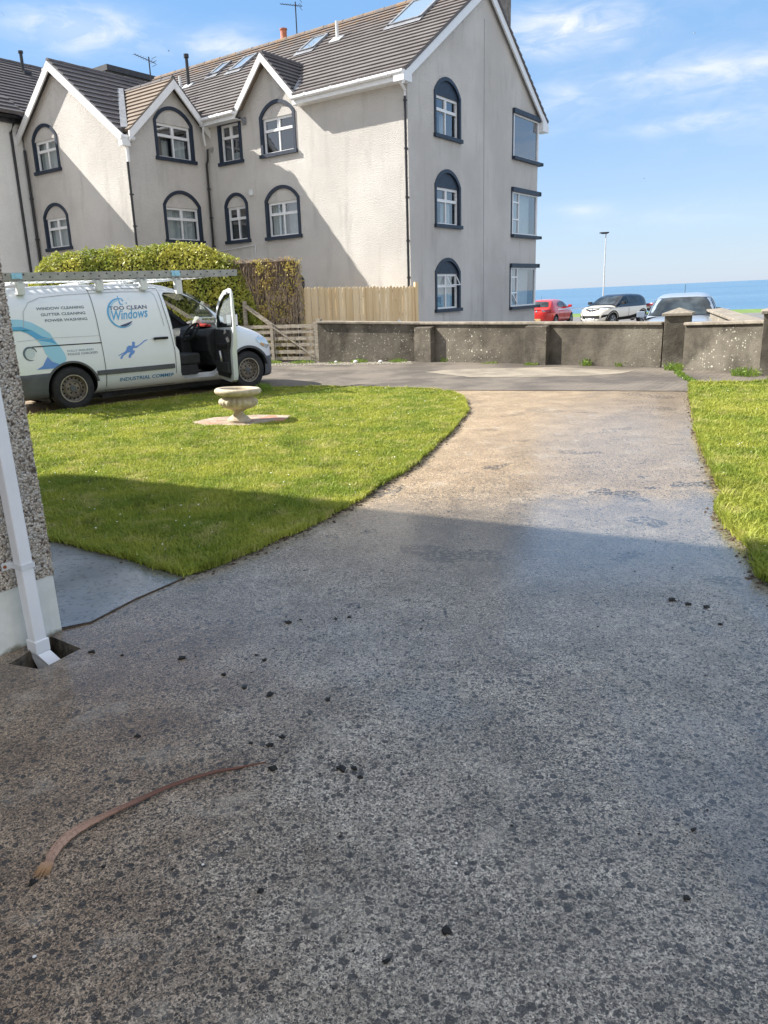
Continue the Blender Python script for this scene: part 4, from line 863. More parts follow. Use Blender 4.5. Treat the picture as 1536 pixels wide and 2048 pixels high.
def leaf(b, p, s, nrm=None, jit=.8):
    nv = Vector((random.gauss(0, jit), random.gauss(0, jit), random.gauss(0, jit))) + (Vector(nrm) if nrm else Vector((0, 0, .5))); nv.normalize()
    a = nv.orthogonal().normalized(); a.rotate(Matrix.Rotation(random.uniform(0, 6.28), 3, nv)); c = nv.cross(a); p = Vector(p)
    b.add([p - a * s, p - c * s * .55 + nv * s * .12, p + a * s, p + c * s * .55 + nv * s * .12], [(0, 1, 2, 3)])
b = MB()
cl = [(random.uniform(.0, 1.7), random.uniform(.2, 2.6)) for _ in range(46)]
for i in range(1500):
    if random.random() < .75:
        cx, cz = random.choice(cl[:34]); x, z = cx * .85 + random.gauss(0, .09), cz + random.gauss(0, .13)
    else: x, z = random.uniform(-.05, 1.7), random.uniform(.1, .6)
    if x > 1.0 and random.random() < .6: continue
    if -.08 < x < 1.75 and z < 2.6: leaf(b, (x, random.uniform(.40, .50), z), random.uniform(.02, .05), (0, 1, .3))
for i in range(260): leaf(b, (random.uniform(-.12, -.05), random.uniform(-.05, .45), random.uniform(.3, 2.55)), random.uniform(.02, .045), (-1, .3, .3))
b.build('leaves', M['leaf_y'], CW, recalc=False)
# ivy hedge
HG = thing('ivy_hedge', 'large rounded green ivy hedge behind the ladder and van', 'hedge', (-2.4, 21.4, 0), 0)
top = [(-8.35, .9), (-8.15, 1.9), (-7.95, 2.45), (-7.66, 2.78), (-6.92, 2.98), (-6.0, 3.0), (-5.1, 3.0), (-4.4, 3.08), (-4.0, 3.07), (-3.43, 2.97), (-2.94, 2.73), (-2.47, 2.45), (-2.2, 1.9), (-1.9, 1.0)]
def htop(x):
    for (a, za), (c_, zc) in zip(top, top[1:]):
        if x <= c_: return za + (zc - za) * max(0, (x - a) / (c_ - a))
    return 1.0
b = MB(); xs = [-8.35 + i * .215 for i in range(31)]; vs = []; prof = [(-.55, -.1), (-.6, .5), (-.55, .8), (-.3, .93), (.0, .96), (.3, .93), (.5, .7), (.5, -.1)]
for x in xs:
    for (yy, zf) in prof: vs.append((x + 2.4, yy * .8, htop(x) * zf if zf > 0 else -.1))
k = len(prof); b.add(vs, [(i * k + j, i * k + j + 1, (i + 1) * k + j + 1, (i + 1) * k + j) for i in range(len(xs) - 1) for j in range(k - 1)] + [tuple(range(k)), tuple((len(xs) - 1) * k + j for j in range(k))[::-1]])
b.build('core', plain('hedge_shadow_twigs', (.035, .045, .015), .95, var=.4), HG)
b = MB()
for i in range(26000):
    x = random.uniform(-8.35, -1.9); h = htop(x); u_ = random.random()
    bmp = .16 * mnoise.noise(Vector((x * 1.7, u_ * 5, 0))) + .08 * mnoise.noise(Vector((x * 5, u_ * 14, 2)))
    if u_ < .68: z = random.uniform(.2, .93) * h; y = -.50 - bmp * 1.6 - random.uniform(-.02, .1); nr = (0, -1, .35); f = z / h; y += max(0, f - .75) ** 1.3 * 1.6
    else: a = random.uniform(0, 1); y = -.45 + a * .8; z = h * (.90 + .09 * math.sin(a * 3.1)) + bmp + random.uniform(-.03, .06); nr = (0, -.3, 1)
    leaf(b, (x + 2.4, y, z), random.uniform(.02, .055) * (1.5 if random.random() < .04 else 1), nr, .75)
b.build('leaves', M['leaf_g'], HG, recalc=False)
# gate of horizontal boards
g0 = Vector((-.43, 19.42, 0)); g1 = Vector((-2.9, 20.75, 0)); ga = math.atan2(g1.y - g0.y, g1.x - g0.x)
GT = thing('wooden_gate', 'grey weathered five-bar style gate of horizontal boards between the wall and the van', 'gate', g0, ga)
b = MB(); b.box(-.06, -.06, -.1, .06, .06, 1.05); b.build('post', M['oldwood'], GT)
for i, z in enumerate((.10, .27, .44, .60, .76, .90)):
    b = MB(); b.bar((.0, -.045 + .02 * (i % 2) + .04, z - .012 * (i % 2)), (2.75, .02 * (i % 2), z), .022, .085); b.build('board', M['oldwood'], GT)
for x in (.10, 1.36, 2.62): b = MB(); b.box(x - .04, .03, .02, x + .04, .06, .98); b.build('stile', M['oldwood'], GT)
b = MB(); b.bar((.12, .05, .12), (1.34, .05, .9), .02, .07, upv=(0, 1, 0)); b.build('brace', M['oldwood'], GT)
b = MB()
for i in range(7): b.tube([(.2 + i * .35, .08, .05), (.2 + i * .35, .08, .9)], .003, 4)
b.build('wire', M['alu'], GT)
BP = thing('braced_post', 'old wooden post with diagonal brace standing behind the gate against the creeper', 'post', (-2.35, 20.6, 0), ga)
b = MB(); b.tube([(0, 0, -.1), (.01, 0, .9), (.0, 0, 1.55)], [.07, .06, .055], 8); b.build('post', M['oldwood'], BP, smooth=60)
b = MB(); b.bar((0, .03, 1.45), (-.95, .05, .85), .05, .09); b.build('brace', M['oldwood'], BP)

# weeds
def weed(name, label, x, y, r, h, nb, mat, cat='weed', group='weeds along the wall'):
    b = MB()
    for i in range(nb):
        a = random.uniform(0, 6.28); rr = r * math.sqrt(random.random()); px, py = rr * math.cos(a), rr * math.sin(a); hh = h * random.uniform(.4, 1) * (1 - .4 * rr / r)
        if random.random() < .6:
            lx, ly = random.gauss(0, .4) * hh, random.gauss(0, .4) * hh; w = random.uniform(.003, .007); b.add([(px - w, py, 0), (px + w, py, 0), (px + lx * .5 + w, py + ly * .5, hh * .65), (px + lx * .5 - w, py + ly * .5, hh * .65), (px + lx, py + ly, hh)], [(0, 1, 2, 3), (3, 2, 4)])
        else: leaf(b, (px, py, hh * random.uniform(.2, .9)), random.uniform(.012, .03))
    return tag(b.build(name, mat, recalc=False, loc=(x, y, 0)), label, cat, group)
WD = [(4.95, 15.45, .12, .22, 160, 'leafy green weed at the wall foot right of the second buttress'), (5.45, 15.0, .10, .16, 90, 'small weed at the wall foot halfway between the second buttress and the pillar'), (4.0, 16.1, .15, .10, 90, 'low tuft at the foot of the second buttress'),
      (6.02, 13.9, .16, .22, 190, 'tall weed at the foot of the pillar before the silver car'), (6.62, 12.55, .22, .22, 240, 'bushy weed at the foot of the right pillar'), (2.45, 17.85, .10, .20, 110, 'upright weed beside the first buttress'),
      (1.4, 18.35, .22, .13, 170, 'grass tuft at the wall foot just left of the first buttress'), (.5, 18.75, .20, .14, 170, 'grass tuft in the gravel before the dark stained wall'), (-.05, 18.9, .22, .07, 90, 'thin low weeds by the gate post'), (-.9, 19.35, .32, .12, 260, 'grass growing under the right half of the gate'), (-1.8, 19.7, .38, .14, 320, 'grass growing under the left half of the gate'),
      (-2.5, 19.9, .3, .16, 260, 'grass growing by the van side end of the gate'), (3.3, 16.95, .2, .06, 80, 'low weeds at the wall between the two buttresses'), (-1.29, 13.25, .14, .24, 420, 'bright green grass tuft behind the stone urn')]
for i, (x, y, r_, h_, nb, lb) in enumerate(WD): weed('weed', lb, x, y, r_, h_, nb, M['leaf_w'])
for i in range(9):
    t = i / 8; x = 5.95 - .62 * t; y = 13.55 - 2.0 * t; weed('joint_weed', 'small weeds growing in the joint between the pale road slab and the grey path', x + random.gauss(0, .03), y, .07, .09, 60, M['leaf_w'], group='weeds in the slab joint')
b = MB()
for i in range(1400):
    t = random.random(); x = -2.9 + 4.6 * t; y = 20.1 - 1.75 * t - random.uniform(.1, .75) ; s = random.uniform(.006, .02)
    b.add([(x + s, y, .01), (x, y + s, .01), (x - s, y, .01), (x, y - s, .01), (x, y, .01 + s)], [(0, 1, 4), (1, 2, 4), (2, 3, 4), (3, 0, 4)])
tag(b.build('gravel', plain('pale_gravel', (.34, .31, .25), .9, var=.4, sc=40)), 'loose pale gravel along the foot of the gate and wall', 'gravel', kind='stuff')
for i, (x, y, s, lb) in enumerate(((1.0, 18.35, .055, 'rightmost of the white stones at the foot of the dark wall'), (.42, 18.62, .06, 'middle one of the white stones at the foot of the dark wall'), (-.05, 18.9, .045, 'leftmost of the white stones at the foot of the dark wall'))):
    b = MB(); b.lathe([(0, -s * .6), (s * .7, -s * .4), (s, 0), (s * .7, s * .6), (0, s * .8)], 9); tag(b.build('stone', M['render_white'], smooth=True, loc=(x, y, s * .5)), lb, 'stone', 'white stones')

# ------------------------------------------------------------------ urn on its slab
n = NT('cast_stone'); c = n.mix(n.rng(n.noise(9, 6, .7), .3, .7), (.40, .33, .23), (.62, .54, .40)); c = n.mix(n.rng(n.noise(25, 5, .7), .55, .75, 0, .7), c, (.22, .17, .12)); M['urn'] = n.set(color=c, rough=.9, normal=n.bump(n.noise(70, 5, .7), .6, .01))
SB = MB(); sc = (-1.3, 9.95)
SB.add([(x, y, .035) for x, y in SLAB] + [(x, y, -.02) for x, y in SLAB], [tuple(range(7))] + [(i, 7 + i, 7 + (i + 1) % 7, (i + 1) % 7) for i in range(7)])
n = NT('slab_stone'); c = n.mix(n.rng(n.noise(6, 5), .4, .6), (.30, .23, .17), (.42, .34, .26)); c = n.mix(n.rng(n.noise(3.1, 3), .55, .62), c, (.42, .20, .13))
tag(SB.build('paving_slab', n.set(color=c, rough=.9, normal=n.bump(n.noise(40, 5), .7, .02)), bevel=.01), 'uneven pinkish stone slab set in the lawn under the urn', 'slab')
UR = thing('stone_urn', 'weathered cast stone garden urn with lobed bowl standing on the lawn', 'urn', (-1.31, 9.86, .033), R(20)); UR.rotation_euler = (R(-1.5), R(2), 0)
b = MB(); b.lathe([(0, 0), (.150, 0), (.152, .03), (.13, .05), (.115, .065), (.085, .085), (.062, .11), (.058, .13), (.085, .15), (.10, .158)], 40); b.build('foot', M['urn'], UR, smooth=50)
b = MB(); b.lathe([(.05, .15), (.12, .165), (.19, .19), (.235, .225), (.245, .255), (.235, .285), (.20, .31), (.185, .33), (.20, .345)], 96, lobes=20, amp=.10, lrange=(2, 6)); b.build('bowl', M['urn'], UR, smooth=50)
b = MB(); b.lathe([(.20, .335), (.25, .345), (.285, .365), (.298, .39), (.29, .415), (.27, .43), (.235, .428), (.215, .41), (.205, .38), (.20, .33), (0, .32)], 96, lobes=44, amp=.03, lrange=(1, 4)); b.build('rim', M['urn'], UR, smooth=60)
b = MB(); b.lathe([(0, .345), (.20, .34)], 24); b.build('soil', M['soil'], UR)

# ------------------------------------------------------------------ lamp post, birds
LP = thing('lamp_post', 'tall slim pale street lamp post beyond the cream car', 'street lamp', (18.9, 56, -.65), 0)
b = MB(); b.tube([(0, 0, 0), (0, 0, 1.3)], .075, 12); b.tube([(0, 0, 1.3), (0, 0, 5.7)], [.05, .035], 12); b.build('pole', plain('pole_grey', (.55, .57, .58), .5), LP, smooth=40)
b = MB(); b.box(-.42, -.14, 5.70, .18, .14, 5.78); b.box(-.30, -.10, 5.66, .10, .10, 5.70); b.build('lantern', M['steel_dark'], LP, bevel=.03)
def bird(x, y, z, s, rz, lb):
    b = MB(); b.add([(0, .5 * s, 0), (.05 * s, 0, .02), (0, -.5 * s, 0), (-.05 * s, 0, .02), (0, 0, .06 * s), (0, 0, -.06 * s)], [(0, 1, 4), (1, 2, 4), (2, 3, 4), (3, 0, 4), (1, 0, 5), (2, 1, 5), (3, 2, 5), (0, 3, 5)])
    for sx in (-1, 1): b.add([(0, .12 * s, 0), (0, -.15 * s, 0), (sx * .45 * s, -.05 * s, .18 * s), (sx * .95 * s, -.3 * s, .02 * s), (0, 0, .05 * s)], [(0, 1, 2), (1, 3, 2), (0, 2, 4), (4, 2, 1)])
    o = b.build('bird', M['steel_dark'], loc=(x, y, z)); o.rotation_euler = (R(20), R(25), R(rz)); tag(o, lb, 'bird', 'birds in the sky')
bird(17.18, 40, 12.64, .14, 40, 'small dark bird flying in the upper right sky'); bird(-7.18, 40, 12.89, .10, 110, 'tiny dark bird above the left gable roofs'); bird(-14.58, 40, 14.69, .12, 70, 'small dark bird at the top left corner of the sky'); bird(22.84, 60, 8.95, .10, 10, 'tiny bird low in the sky right of the building')

# ------------------------------------------------------------------ things on the drive
FR = [(-.88, 1.817), (-.876, 1.888), (-.846, 1.95), (-.787, 2.003), (-.699, 2.075), (-.591, 2.162), (-.471, 2.226), (-.40, 2.25), (-.306, 2.278)]
wd = [.010, .018, .0185, .0135, .0105, .0085, .0065, .0045, .0015]; vs = []; fs = []; K = 9; nseg = 40
def cat(P, t):
    t = t * (len(P) - 1); i = min(int(t), len(P) - 2); f = t - i; p0, p1, p2, p3 = P[max(i - 1, 0)], P[i], P[i + 1], P[min(i + 2, len(P) - 1)]
    return tuple(.5 * ((2 * b_) + (-a + c_) * f + (2 * a - 5 * b_ + 4 * c_ - d) * f * f + (-a + 3 * b_ - 3 * c_ + d) * f ** 3) for a, b_, c_, d in zip(p0, p1, p2, p3))
for i in range(nseg + 1):
    t = i / nseg; x, y = cat(FR, t); x2, y2 = cat(FR, min(1, t + .01)); x1, y1 = cat(FR, max(0, t - .01)); d = Vector((x2 - x1, y2 - y1)).normalized(); nn = Vector((-d.y, d.x)); w = cat([(q,) for q in wd], t)[0]
    lift = .004 + .012 * math.sin(math.pi * min(1, t * 1.15)) 
    for j in range(K):
        a = j / (K - 1) * 2 - 1; z = lift + w * .42 * (1 - a * a) ** .5 + w * .16 * (-1) ** j * (.6 + .4 * math.sin(t * 17 + j)); ww = w * a * (1 + .12 * math.sin(t * 90 + j)); vs.append((x + nn.x * ww, y + nn.y * ww, z))
    for j in range(K):
        a = 1 - j / (K - 1) * 2; vs.append((x + nn.x * w * a * .9, y + nn.y * w * a * .9, lift + w * .1 * (1 - a * a) - .003))
KK = 2 * K; b = MB(); b.add(vs, [(i * KK + j, i * KK + (j + 1) % KK, (i + 1) * KK + (j + 1) % KK, (i + 1) * KK + j) for i in range(nseg) for j in range(KK)] + [tuple(range(KK)), tuple(nseg * KK + j for j in range(KK))[::-1]])
for q in range(11):       # frayed butt
    b.tube([(-.88 + (q - 5) * .0030, 1.825, .010), (-.882 + (q - 5) * .0036, 1.808 - .004 * (q % 3), .008), (-.886 + (q - 5) * .0042, 1.79 - .009 * (q % 2) - .006 * (q % 3), .003)], [.0032, .0026, .0008], 5)
n = NT('dry_palm_stalk'); mpr = n.t.nodes.new('ShaderNodeMapping'); mpr.inputs['Rotation'].default_value = (0, 0, R(-35)); n.link(n.obj, mpr.inputs[0]); gr = n.noise(60, 5, .7, vec=mpr.outputs[0], stretch=(.12, 2.2, 1)); y_ = n.rng(n.xyz(0), -.9, -.62, 1, 0)
c = n.mix(y_, (.15, .065, .042), (.46, .29, .20)); c = n.mix(n.rng(n.noise(140, 4, .7), .45, .65, 0, .5), c, (.10, .04, .028)); c = n.mix(n.rng(n.math('ADD', n.xyz(1), n.math('MULTIPLY', gr, .03)), 1.81, 1.86, .8, 0), c, (.36, .20, .08))
tag(b.build('palm_stalk', n.set(color=c, rough=.6, normal=n.bump(gr, .4, .004)), smooth=50), 'long dry brown palm leaf stalk lying on the wet concrete', 'plant stalk')
M['clod'] = plain('wet_black_moss', (.012, .012, .010), .55, var=.5, sc=60, bump=.8, bsc=200)
CL = [(-1.18, 3.21, 1.1), (-1.03, 3.16, .7), (-.75, 3.1, 1.3), (-.54, 2.93, 1.0), (-.42, 3.1, .6), (-.38, 3.05, .8), (-.3, 3.44, 1.3), (-.33, 2.74, 1.3), (0, 3.47, .8), (-.44, 2.81, .8), (-.1, 2.68, .8), (-.79, 2.48, .8), (-.3, 2.38, 1.0), (-.26, 2.43, .9), (-.05, 2.22, 1.1), (-.01, 2.22, .8), (.01, 2.17, .8), (-.37, 2.4, .6), (-.28, 2.24, 1.2), (.2, 1.53, 1.0), (1.59, 3.5, 1.3), (1.64, 3.44, 1.0), (1.71, 3.40, 1.1), (-.27, 1.69, .7), (-.9, 1.76, .9), (-.72, 1.81, .5), (.82, 1.6, .7), (-.24, 3.47, .6), (-.07, 3.46, .7), (1.68, 3.2, .7), (.33, 3.3, .5), (2.0, 3.35, .8), (.05, 1.45, .7), (.95, 1.85, .6)]
def nearest(x, y): return 'near the gully and downpipe' if x < -.9 and y > 2.9 else ('close to the tip of the palm stalk' if abs(x + .15) < .4 and 2.1 < y < 2.55 else ('near the butt of the palm stalk' if x < -.6 and y < 2 else ('near the right hand lawn' if x > 1.3 else ('in the near foreground of the drive' if y < 2 else 'in the middle of the drive'))))
for i, (x, y, s) in enumerate(CL):
    s *= .0105; b = MB(); bm = bmesh.new(); bmesh.ops.create_icosphere(bm, subdivisions=2, radius=1)
    for v in bm.verts:
        k_ = 1 + .95 * mnoise.noise(v.co * 1.6 + Vector((i * 3.1, 0, 0))) + .8 * mnoise.noise(v.co * 3.3 + Vector((0, i * 2.1, 0))); v.co = Vector((v.co.x * k_ * s * 1.3, v.co.y * k_ * s, v.co.z * k_ * s * .55))
    b.add([v.co for v in bm.verts], [tuple(v.index for v in f.verts) for f in bm.faces]); bm.free()
    o = b.build('moss_clod', M['clod'], smooth=True, loc=(x, y, s * .25)); o.rotation_euler = (0, 0, random.uniform(0, 6)); tag(o, 'small black clod of wet moss ' + nearest(x, y), 'moss clod', 'moss clods ' + nearest(x, y))
CH = [(-.44, 1.8, 1.2), (.26, 1.76, 1.3), (-.54, 1.84, .6), (-.38, 1.85, .6), (-.47, 1.86, .7), (-.8, 1.51, 1.4), (-.51, 2.13, .6), (1.01, 2.15, .9), (.18, 2.9, .6), (.24, 2.81, .6), (1.11, 1.99, .6), (.7, 1.96, .6), (-.44, 2.31, .6), (.79, 1.98, .5), (-1.09, 2.67, .7)]
for i, (x, y, s) in enumerate(CH):
    s *= .004; b = MB(); b.add([(s, 0, 0), (s * .3, s * .9, 0), (-s * .8, s * .5, 0), (-s * .9, -s * .4, 0), (0, -s, 0), (s * .2, 0, s * .8), (-s * .4, .1 * s, s * .7)], [(0, 1, 5), (1, 2, 6, 5), (2, 3, 6), (3, 4, 5, 6), (4, 0, 5), (0, 4, 3, 2, 1)])
    w_ = 'beside the palm stalk' if x < -.3 else ('in the right half of the foreground' if x > .5 else 'in the centre of the drive')
    o = b.build('stone_chip', M['render_white'], loc=(x, y, .001)); o.rotation_euler = (0, 0, i * 1.3); tag(o, 'tiny white stone chip on the concrete ' + w_, 'stone chip', 'white stone chips ' + w_)

# ------------------------------------------------------------------ vehicles: shared helpers
def lerp_pts(P, x):
    if x <= P[0][0]: return P[0][1]
    for (a, za), (c, zc) in zip(P, P[1:]):
        if x <= c: return za + (zc - za) * (x - a) / (c - a)
    return P[-1][1]
def smooth_pts(P, x):      # monotone-ish smooth interpolation
    n = len(P)
    if x <= P[0][0]: return P[0][1]
    if x >= P[-1][0]: return P[-1][1]
    i = max(j for j in range(n - 1) if P[j][0] <= x); x0, y0 = P[i]; x1, y1 = P[i + 1]; h = x1 - x0; t = (x - x0) / h
    s = lambda j: 0 if j <= 0 or j >= n - 1 else .5 * ((P[j][1] - P[j-1][1]) / (P[j][0] - P[j-1][0]) + (P[j+1][1] - P[j][1]) / (P[j+1][0] - P[j][0]))
    m0 = s(i) if i > 0 else (y1 - y0) / h; m1 = s(i + 1) if i + 1 < n - 1 else (y1 - y0) / h
    return (2*t**3 - 3*t**2 + 1) * y0 + (t**3 - 2*t**2 + t) * h * m0 + (-2*t**3 + 3*t**2) * y1 + (t**3 - t**2) * h * m1
def loft(b, st, n=56, p=5.0, tum=(1.0, .9, .14), yc=0.0, mi=0):
    """closed body through stations (x, half width, z bottom, z top)"""
    vs = []
    for (x, hw, zb, zt) in st:
        zm, hh = (zb + zt) / 2, (zt - zb) / 2
        for k in range(n):
            t = 2 * math.pi * (k + .5) / n; c, s = math.cos(t), math.sin(t)
            y = hw * math.copysign(abs(c) ** (2 / p), c); z = zm + hh * math.copysign(abs(s) ** (2 / p), s)
            y *= 1 - tum[2] * max(0, (z - tum[0]) / tum[1]) ** 1.5 - .03 * max(0, (.55 - z) / .4) ** 2
            vs.append((x, yc + y, z))
    m_ = len(st); fs = [(i * n + k, i * n + (k + 1) % n, (i + 1) * n + (k + 1) % n, (i + 1) * n + k) for i in range(m_ - 1) for k in range(n)]
    fs += [tuple(range(n))[::-1], tuple((m_ - 1) * n + k for k in range(n))]
    return b.add(vs, fs, mi)
def boolean(o, cutters):
    for c in cutters:
        md = o.modifiers.new('cut', 'BOOLEAN'); md.operation = 'DIFFERENCE'; md.solver = 'EXACT'; md.object = c; md.material_mode = 'TRANSFER'
    dg = bpy.context.evaluated_depsgraph_get(); dg.update(); me = bpy.data.meshes.new_from_object(o.evaluated_get(dg)); o.modifiers.clear(); o.data = me
    for c in set(cutters): bpy.data.objects.remove(c)
    me.shade_smooth(); me.set_sharp_from_angle(angle=R(32))
def bvh(o): return BVHTree.FromPolygons([v.co for v in o.data.vertices], [tuple(p.vertices) for p in o.data.polygons])
def decal(name, loops, fn, direction, tree, mat, parent, off=.004, cuts=2, tri=None):
    """flat outline(s) laid on a body panel: fn maps 2-D to a start point, direction is the way it is pressed on"""
    bm = bmesh.new(); d = Vector(direction)
    if tri is None:
        flatp = [p for l in loops for p in l]; tr = []
        o0 = 0
        for l in loops:
            tr += [tuple(o0 + i for i in t) for t in tessellate_polygon([[Vector((p[0], p[1], 0)) for p in l]])]; o0 += len(l)
    else: flatp, tr = tri
    vv = [bm.verts.new((p[0], p[1], 0)) for p in flatp]
    for t in tr:
        try: bm.faces.new([vv[i] for i in t])
        except ValueError: pass
    if cuts: bmesh.ops.subdivide_edges(bm, edges=bm.edges, cuts=cuts, use_grid_fill=True)
    for v in bm.verts:
        s = Vector(fn(v.co.x, v.co.y)); h = tree.ray_cast(s, d)
        v.co = (h[0] if h[0] else s) - d * off
    me = bpy.data.meshes.new(name); bm.to_mesh(me); bm.free(); me.materials.append(mat); me.shade_smooth()
    o = bpy.data.objects.new(name, me); COL.objects.link(o); o.parent = parent; return o
def text_tris(txt, u0, u1, z0, z1, shear=0.0, clipx=None, rise=0.0):
    cu = bpy.data.curves.new('t', 'FONT'); cu.body = txt; cu.shear = shear; cu.resolution_u = 3; cu.offset = .012; ob = bpy.data.objects.new('t', cu); COL.objects.link(ob)
    dg = bpy.context.evaluated_depsgraph_get(); dg.update(); me = bpy.data.meshes.new_from_object(ob.evaluated_get(dg))
    V_ = [(v.co.x, v.co.y) for v in me.vertices]; F_ = [tuple(p.vertices) for p in me.polygons]; bpy.data.objects.remove(ob); bpy.data.meshes.remove(me)
    xs = [v[0] for v in V_]; ys = [v[1] for v in V_]; a, c, e, g_ = min(xs), max(xs), min(ys), max(ys)
    V_ = [(u0 + (x - a) / (c - a) * (u1 - u0), z0 + (y - e) / (g_ - e) * (z1 - z0) + rise * (x - a) / (c - a)) for x, y in V_]
    if clipx: F_ = [f for f in F_ if max(V_[i][0] for i in f) < clipx]
    return V_, F_
def carpaint(name, col, rough=.22, dirt=.12):
    n = NT(name); d = n.rng(n.noise(3, 5, .65), .45, .75); low = n.rng(n.xyz(2), .15, .7, 1, 0)
    c = n.mix(n.math('MULTIPLY', n.math('ADD', n.math('MULTIPLY', d, .3), n.math('MULTIPLY', low, .8)), dirt * 2), col, (.23, .20, .16))
    return n.set(color=c, rough=n.rng(d, 0, 1, rough, rough + .12), spec=.5, coat=.6, coatr=.06)
M['van_white'] = carpaint('van_white_paint', (.83, .87, .91), .3, .05)
M['cladding'] = plain('grey_plastic_cladding', (.085, .09, .098), .55, var=.15, bump=.1)
M['rubber'] = plain('tyre_rubber', (.022, .022, .023), .8, var=.3)
M['cabin'] = plain('dark_cabin_trim', (.030, .032, .036), .7, var=.2)
M['black'] = plain('matt_black', (.010, .010, .011), .8)
M['wheelsteel'] = plain('dusty_steel_wheel', (.22, .19, .155), .5, metal=.4, var=.3, sc=12)
M['wheelrim'] = plain('worn_wheel_rim', (.40, .36, .30), .45, metal=.4, var=.2)
M['alloy'] = plain('alloy_wheel', (.50, .51, .52), .3, metal=.8)
M['chrome'] = plain('chrome', (.75, .76, .78), .12, metal=1.0)
n = NT('mirror_glass'); M['mirror'] = n.set(color=(.85, .9, .95), rough=.02, metal=1.0)
n = NT('lamp_glass'); M['lamp'] = n.set(color=(.62, .66, .68), rough=.08, coat=1.0, metal=.4)
M['tail'] = plain('tail_lamp', (.35, .012, .02), .15, coat=1.0)
n = NT('dark_car_glass'); M['carglass'] = n.set(color=n.mix(n.rng(n.noise(2.2, 3), .35, .7), (.012, .018, .022), (.055, .07, .08)), rough=.03, spec=.55)  # mottled lighter tone in the base colour stands in for reflections
def wheel(parent, x, y, z, r, w, side, kind='steel'):
    """side=-1: outer face towards -y"""
    t = MB(); k = w / 2
    t.lathe([(r * .62, k * .9), (r * .80, k), (r * .93, k * .9), (r, k * .6), (r, -k * .6), (r * .93, -k * .9), (r * .80, -k), (r * .62, -k * .9)], 40, axis='Y')
    W_ = t.build('wheel', M['rubber'], parent, smooth=50, loc=(x, y, z))
    f = MB(); o = side * k; 
    if kind == 'steel':
        f.lathe([(r * .64, o * .75), (r * .63, o * .96), (r * .595, o * .96), (r * .56, o * .55), (r * .50, o * .42), (r * .43, o * .50), (r * .38, o * .72), (r * .36, o * .74), (r * .33, o * .45), (r * .16, o * .50), (0, o * .5)], 48, axis='Y'); e = MB(); e.lathe([(r * .635, o * .80), (r * .635, o * .985), (r * .60, o * .985), (r * .585, o * .8)], 48, axis='Y'); e.build('rim_edge', M['wheelrim'], W_, smooth=40)
        h = f
        for i in range(16):
            a = 2 * math.pi * i / 16; h.tube([(r * .475 * math.cos(a), o * .40, r * .475 * math.sin(a)), (r * .475 * math.cos(a), o * .52, r * .475 * math.sin(a))], r * .045, 8, mi=1)
        for i in range(6):
            a = 2 * math.pi * i / 6; h.tube([(r * .23 * math.cos(a), o * .4, r * .23 * math.sin(a)), (r * .23 * math.cos(a), o * .56, r * .23 * math.sin(a))], r * .045, 6, mi=1)
        f.build('rim', [M['wheelsteel'], M['black']], W_, smooth=40)
        c = MB(); c.lathe([(r * .15, o * .45), (r * .14, o * .66), (0, o * .68)], 20, axis='Y'); c.build('hub', M['cladding'], W_, smooth=40)
    else:
        f.lathe([(r * .66, o * .75), (r * .65, o * .98), (r * .60, o * .98), (r * .58, o * .4)], 40, axis='Y')
        for i in range(5):
            a = 2 * math.pi * i / 5
            for s in (-.13, .13): f.bar((r * .12 * math.cos(a), o * .85, r * .12 * math.sin(a)), (r * .61 * math.cos(a + s), o * .9, r * .61 * math.sin(a + s)), r * .07, o * .25, upv=(0, 1, 0))
        f.lathe([(r * .16, o * .6), (r * .15, o * .95), (0, o * .96)], 16, axis='Y'); f.build('rim', M['alloy'], W_, smooth=40)
        d = MB(); d.lathe([(r * .62, o * .3), (0, o * .3)], 24, axis='Y'); d.build('brake', M['black'], W_)
    return W_

# ------------------------------------------------------------------ the van
VD = math.atan2(.61801, .78617)
VN = thing('work_van', 'white window cleaning van with its driver door open, blue sign writing and ladder racks', 'van', (-4.126, 12.092, 0), VD)
zt_p = [(-.93, 1.74), (-.88, 1.82), (-.75, 1.86), (-.4, 1.89), (.5, 1.905), (1.2, 1.905), (1.6, 1.89), (1.9, 1.85), (2.15, 1.76), (2.45, 1.585), (2.8, 1.35), (3.05, 1.20), (3.25, 1.12), (3.5, 1.035), (3.7, .945), (3.85, .85), (3.95, .75), (4.02, .62), (4.045, .52)]
def vhw(u):
    w = .95
    if u < -.75: w -= .06 * ((-.75 - u) / .18) ** 2
    if u > 2.9: t = min(.9999, (u - 2.9) / 1.15); w = .95 * (1 - t ** 3.0) ** (1 / 2.4)
    return w
def vst(us, off=0.0, zb=.175, zmax=9, zin=0.0):
    return [(u, vhw(u) + off, zb, min(zmax, smooth_pts(zt_p, u) - zin)) for u in us]
us = [-.93, -.92, -.90, -.86, -.8, -.7, -.55] + [-.4 + .1 * i for i in range(41)] + [3.75, 3.82, 3.88, 3.93, 3.97, 4.0, 4.02, 4.035, 4.044]
us = sorted(set(round(u, 3) for u in us))
b = MB(); loft(b, vst(us), n=72, yc=.95, p=5.5); body = b.build('body', M['van_white'])
PR = VN
opening = [(1.70, 1.69), (1.775, 1.16), (1.79, .88), (1.85, .78), (1.86, .42), (1.90, .33), (1.97, .30), (2.50, .28), (2.58, .33), (2.62, .45), (2.645, 1.12), (2.62, 1.31), (2.51, 1.465), (2.33, 1.60), (2.08, 1.70), (1.85, 1.73), (1.74, 1.73)]
cut = []
def cutter(mb, mat): o = mb.build('cutter', mat); cut.append(o); return o
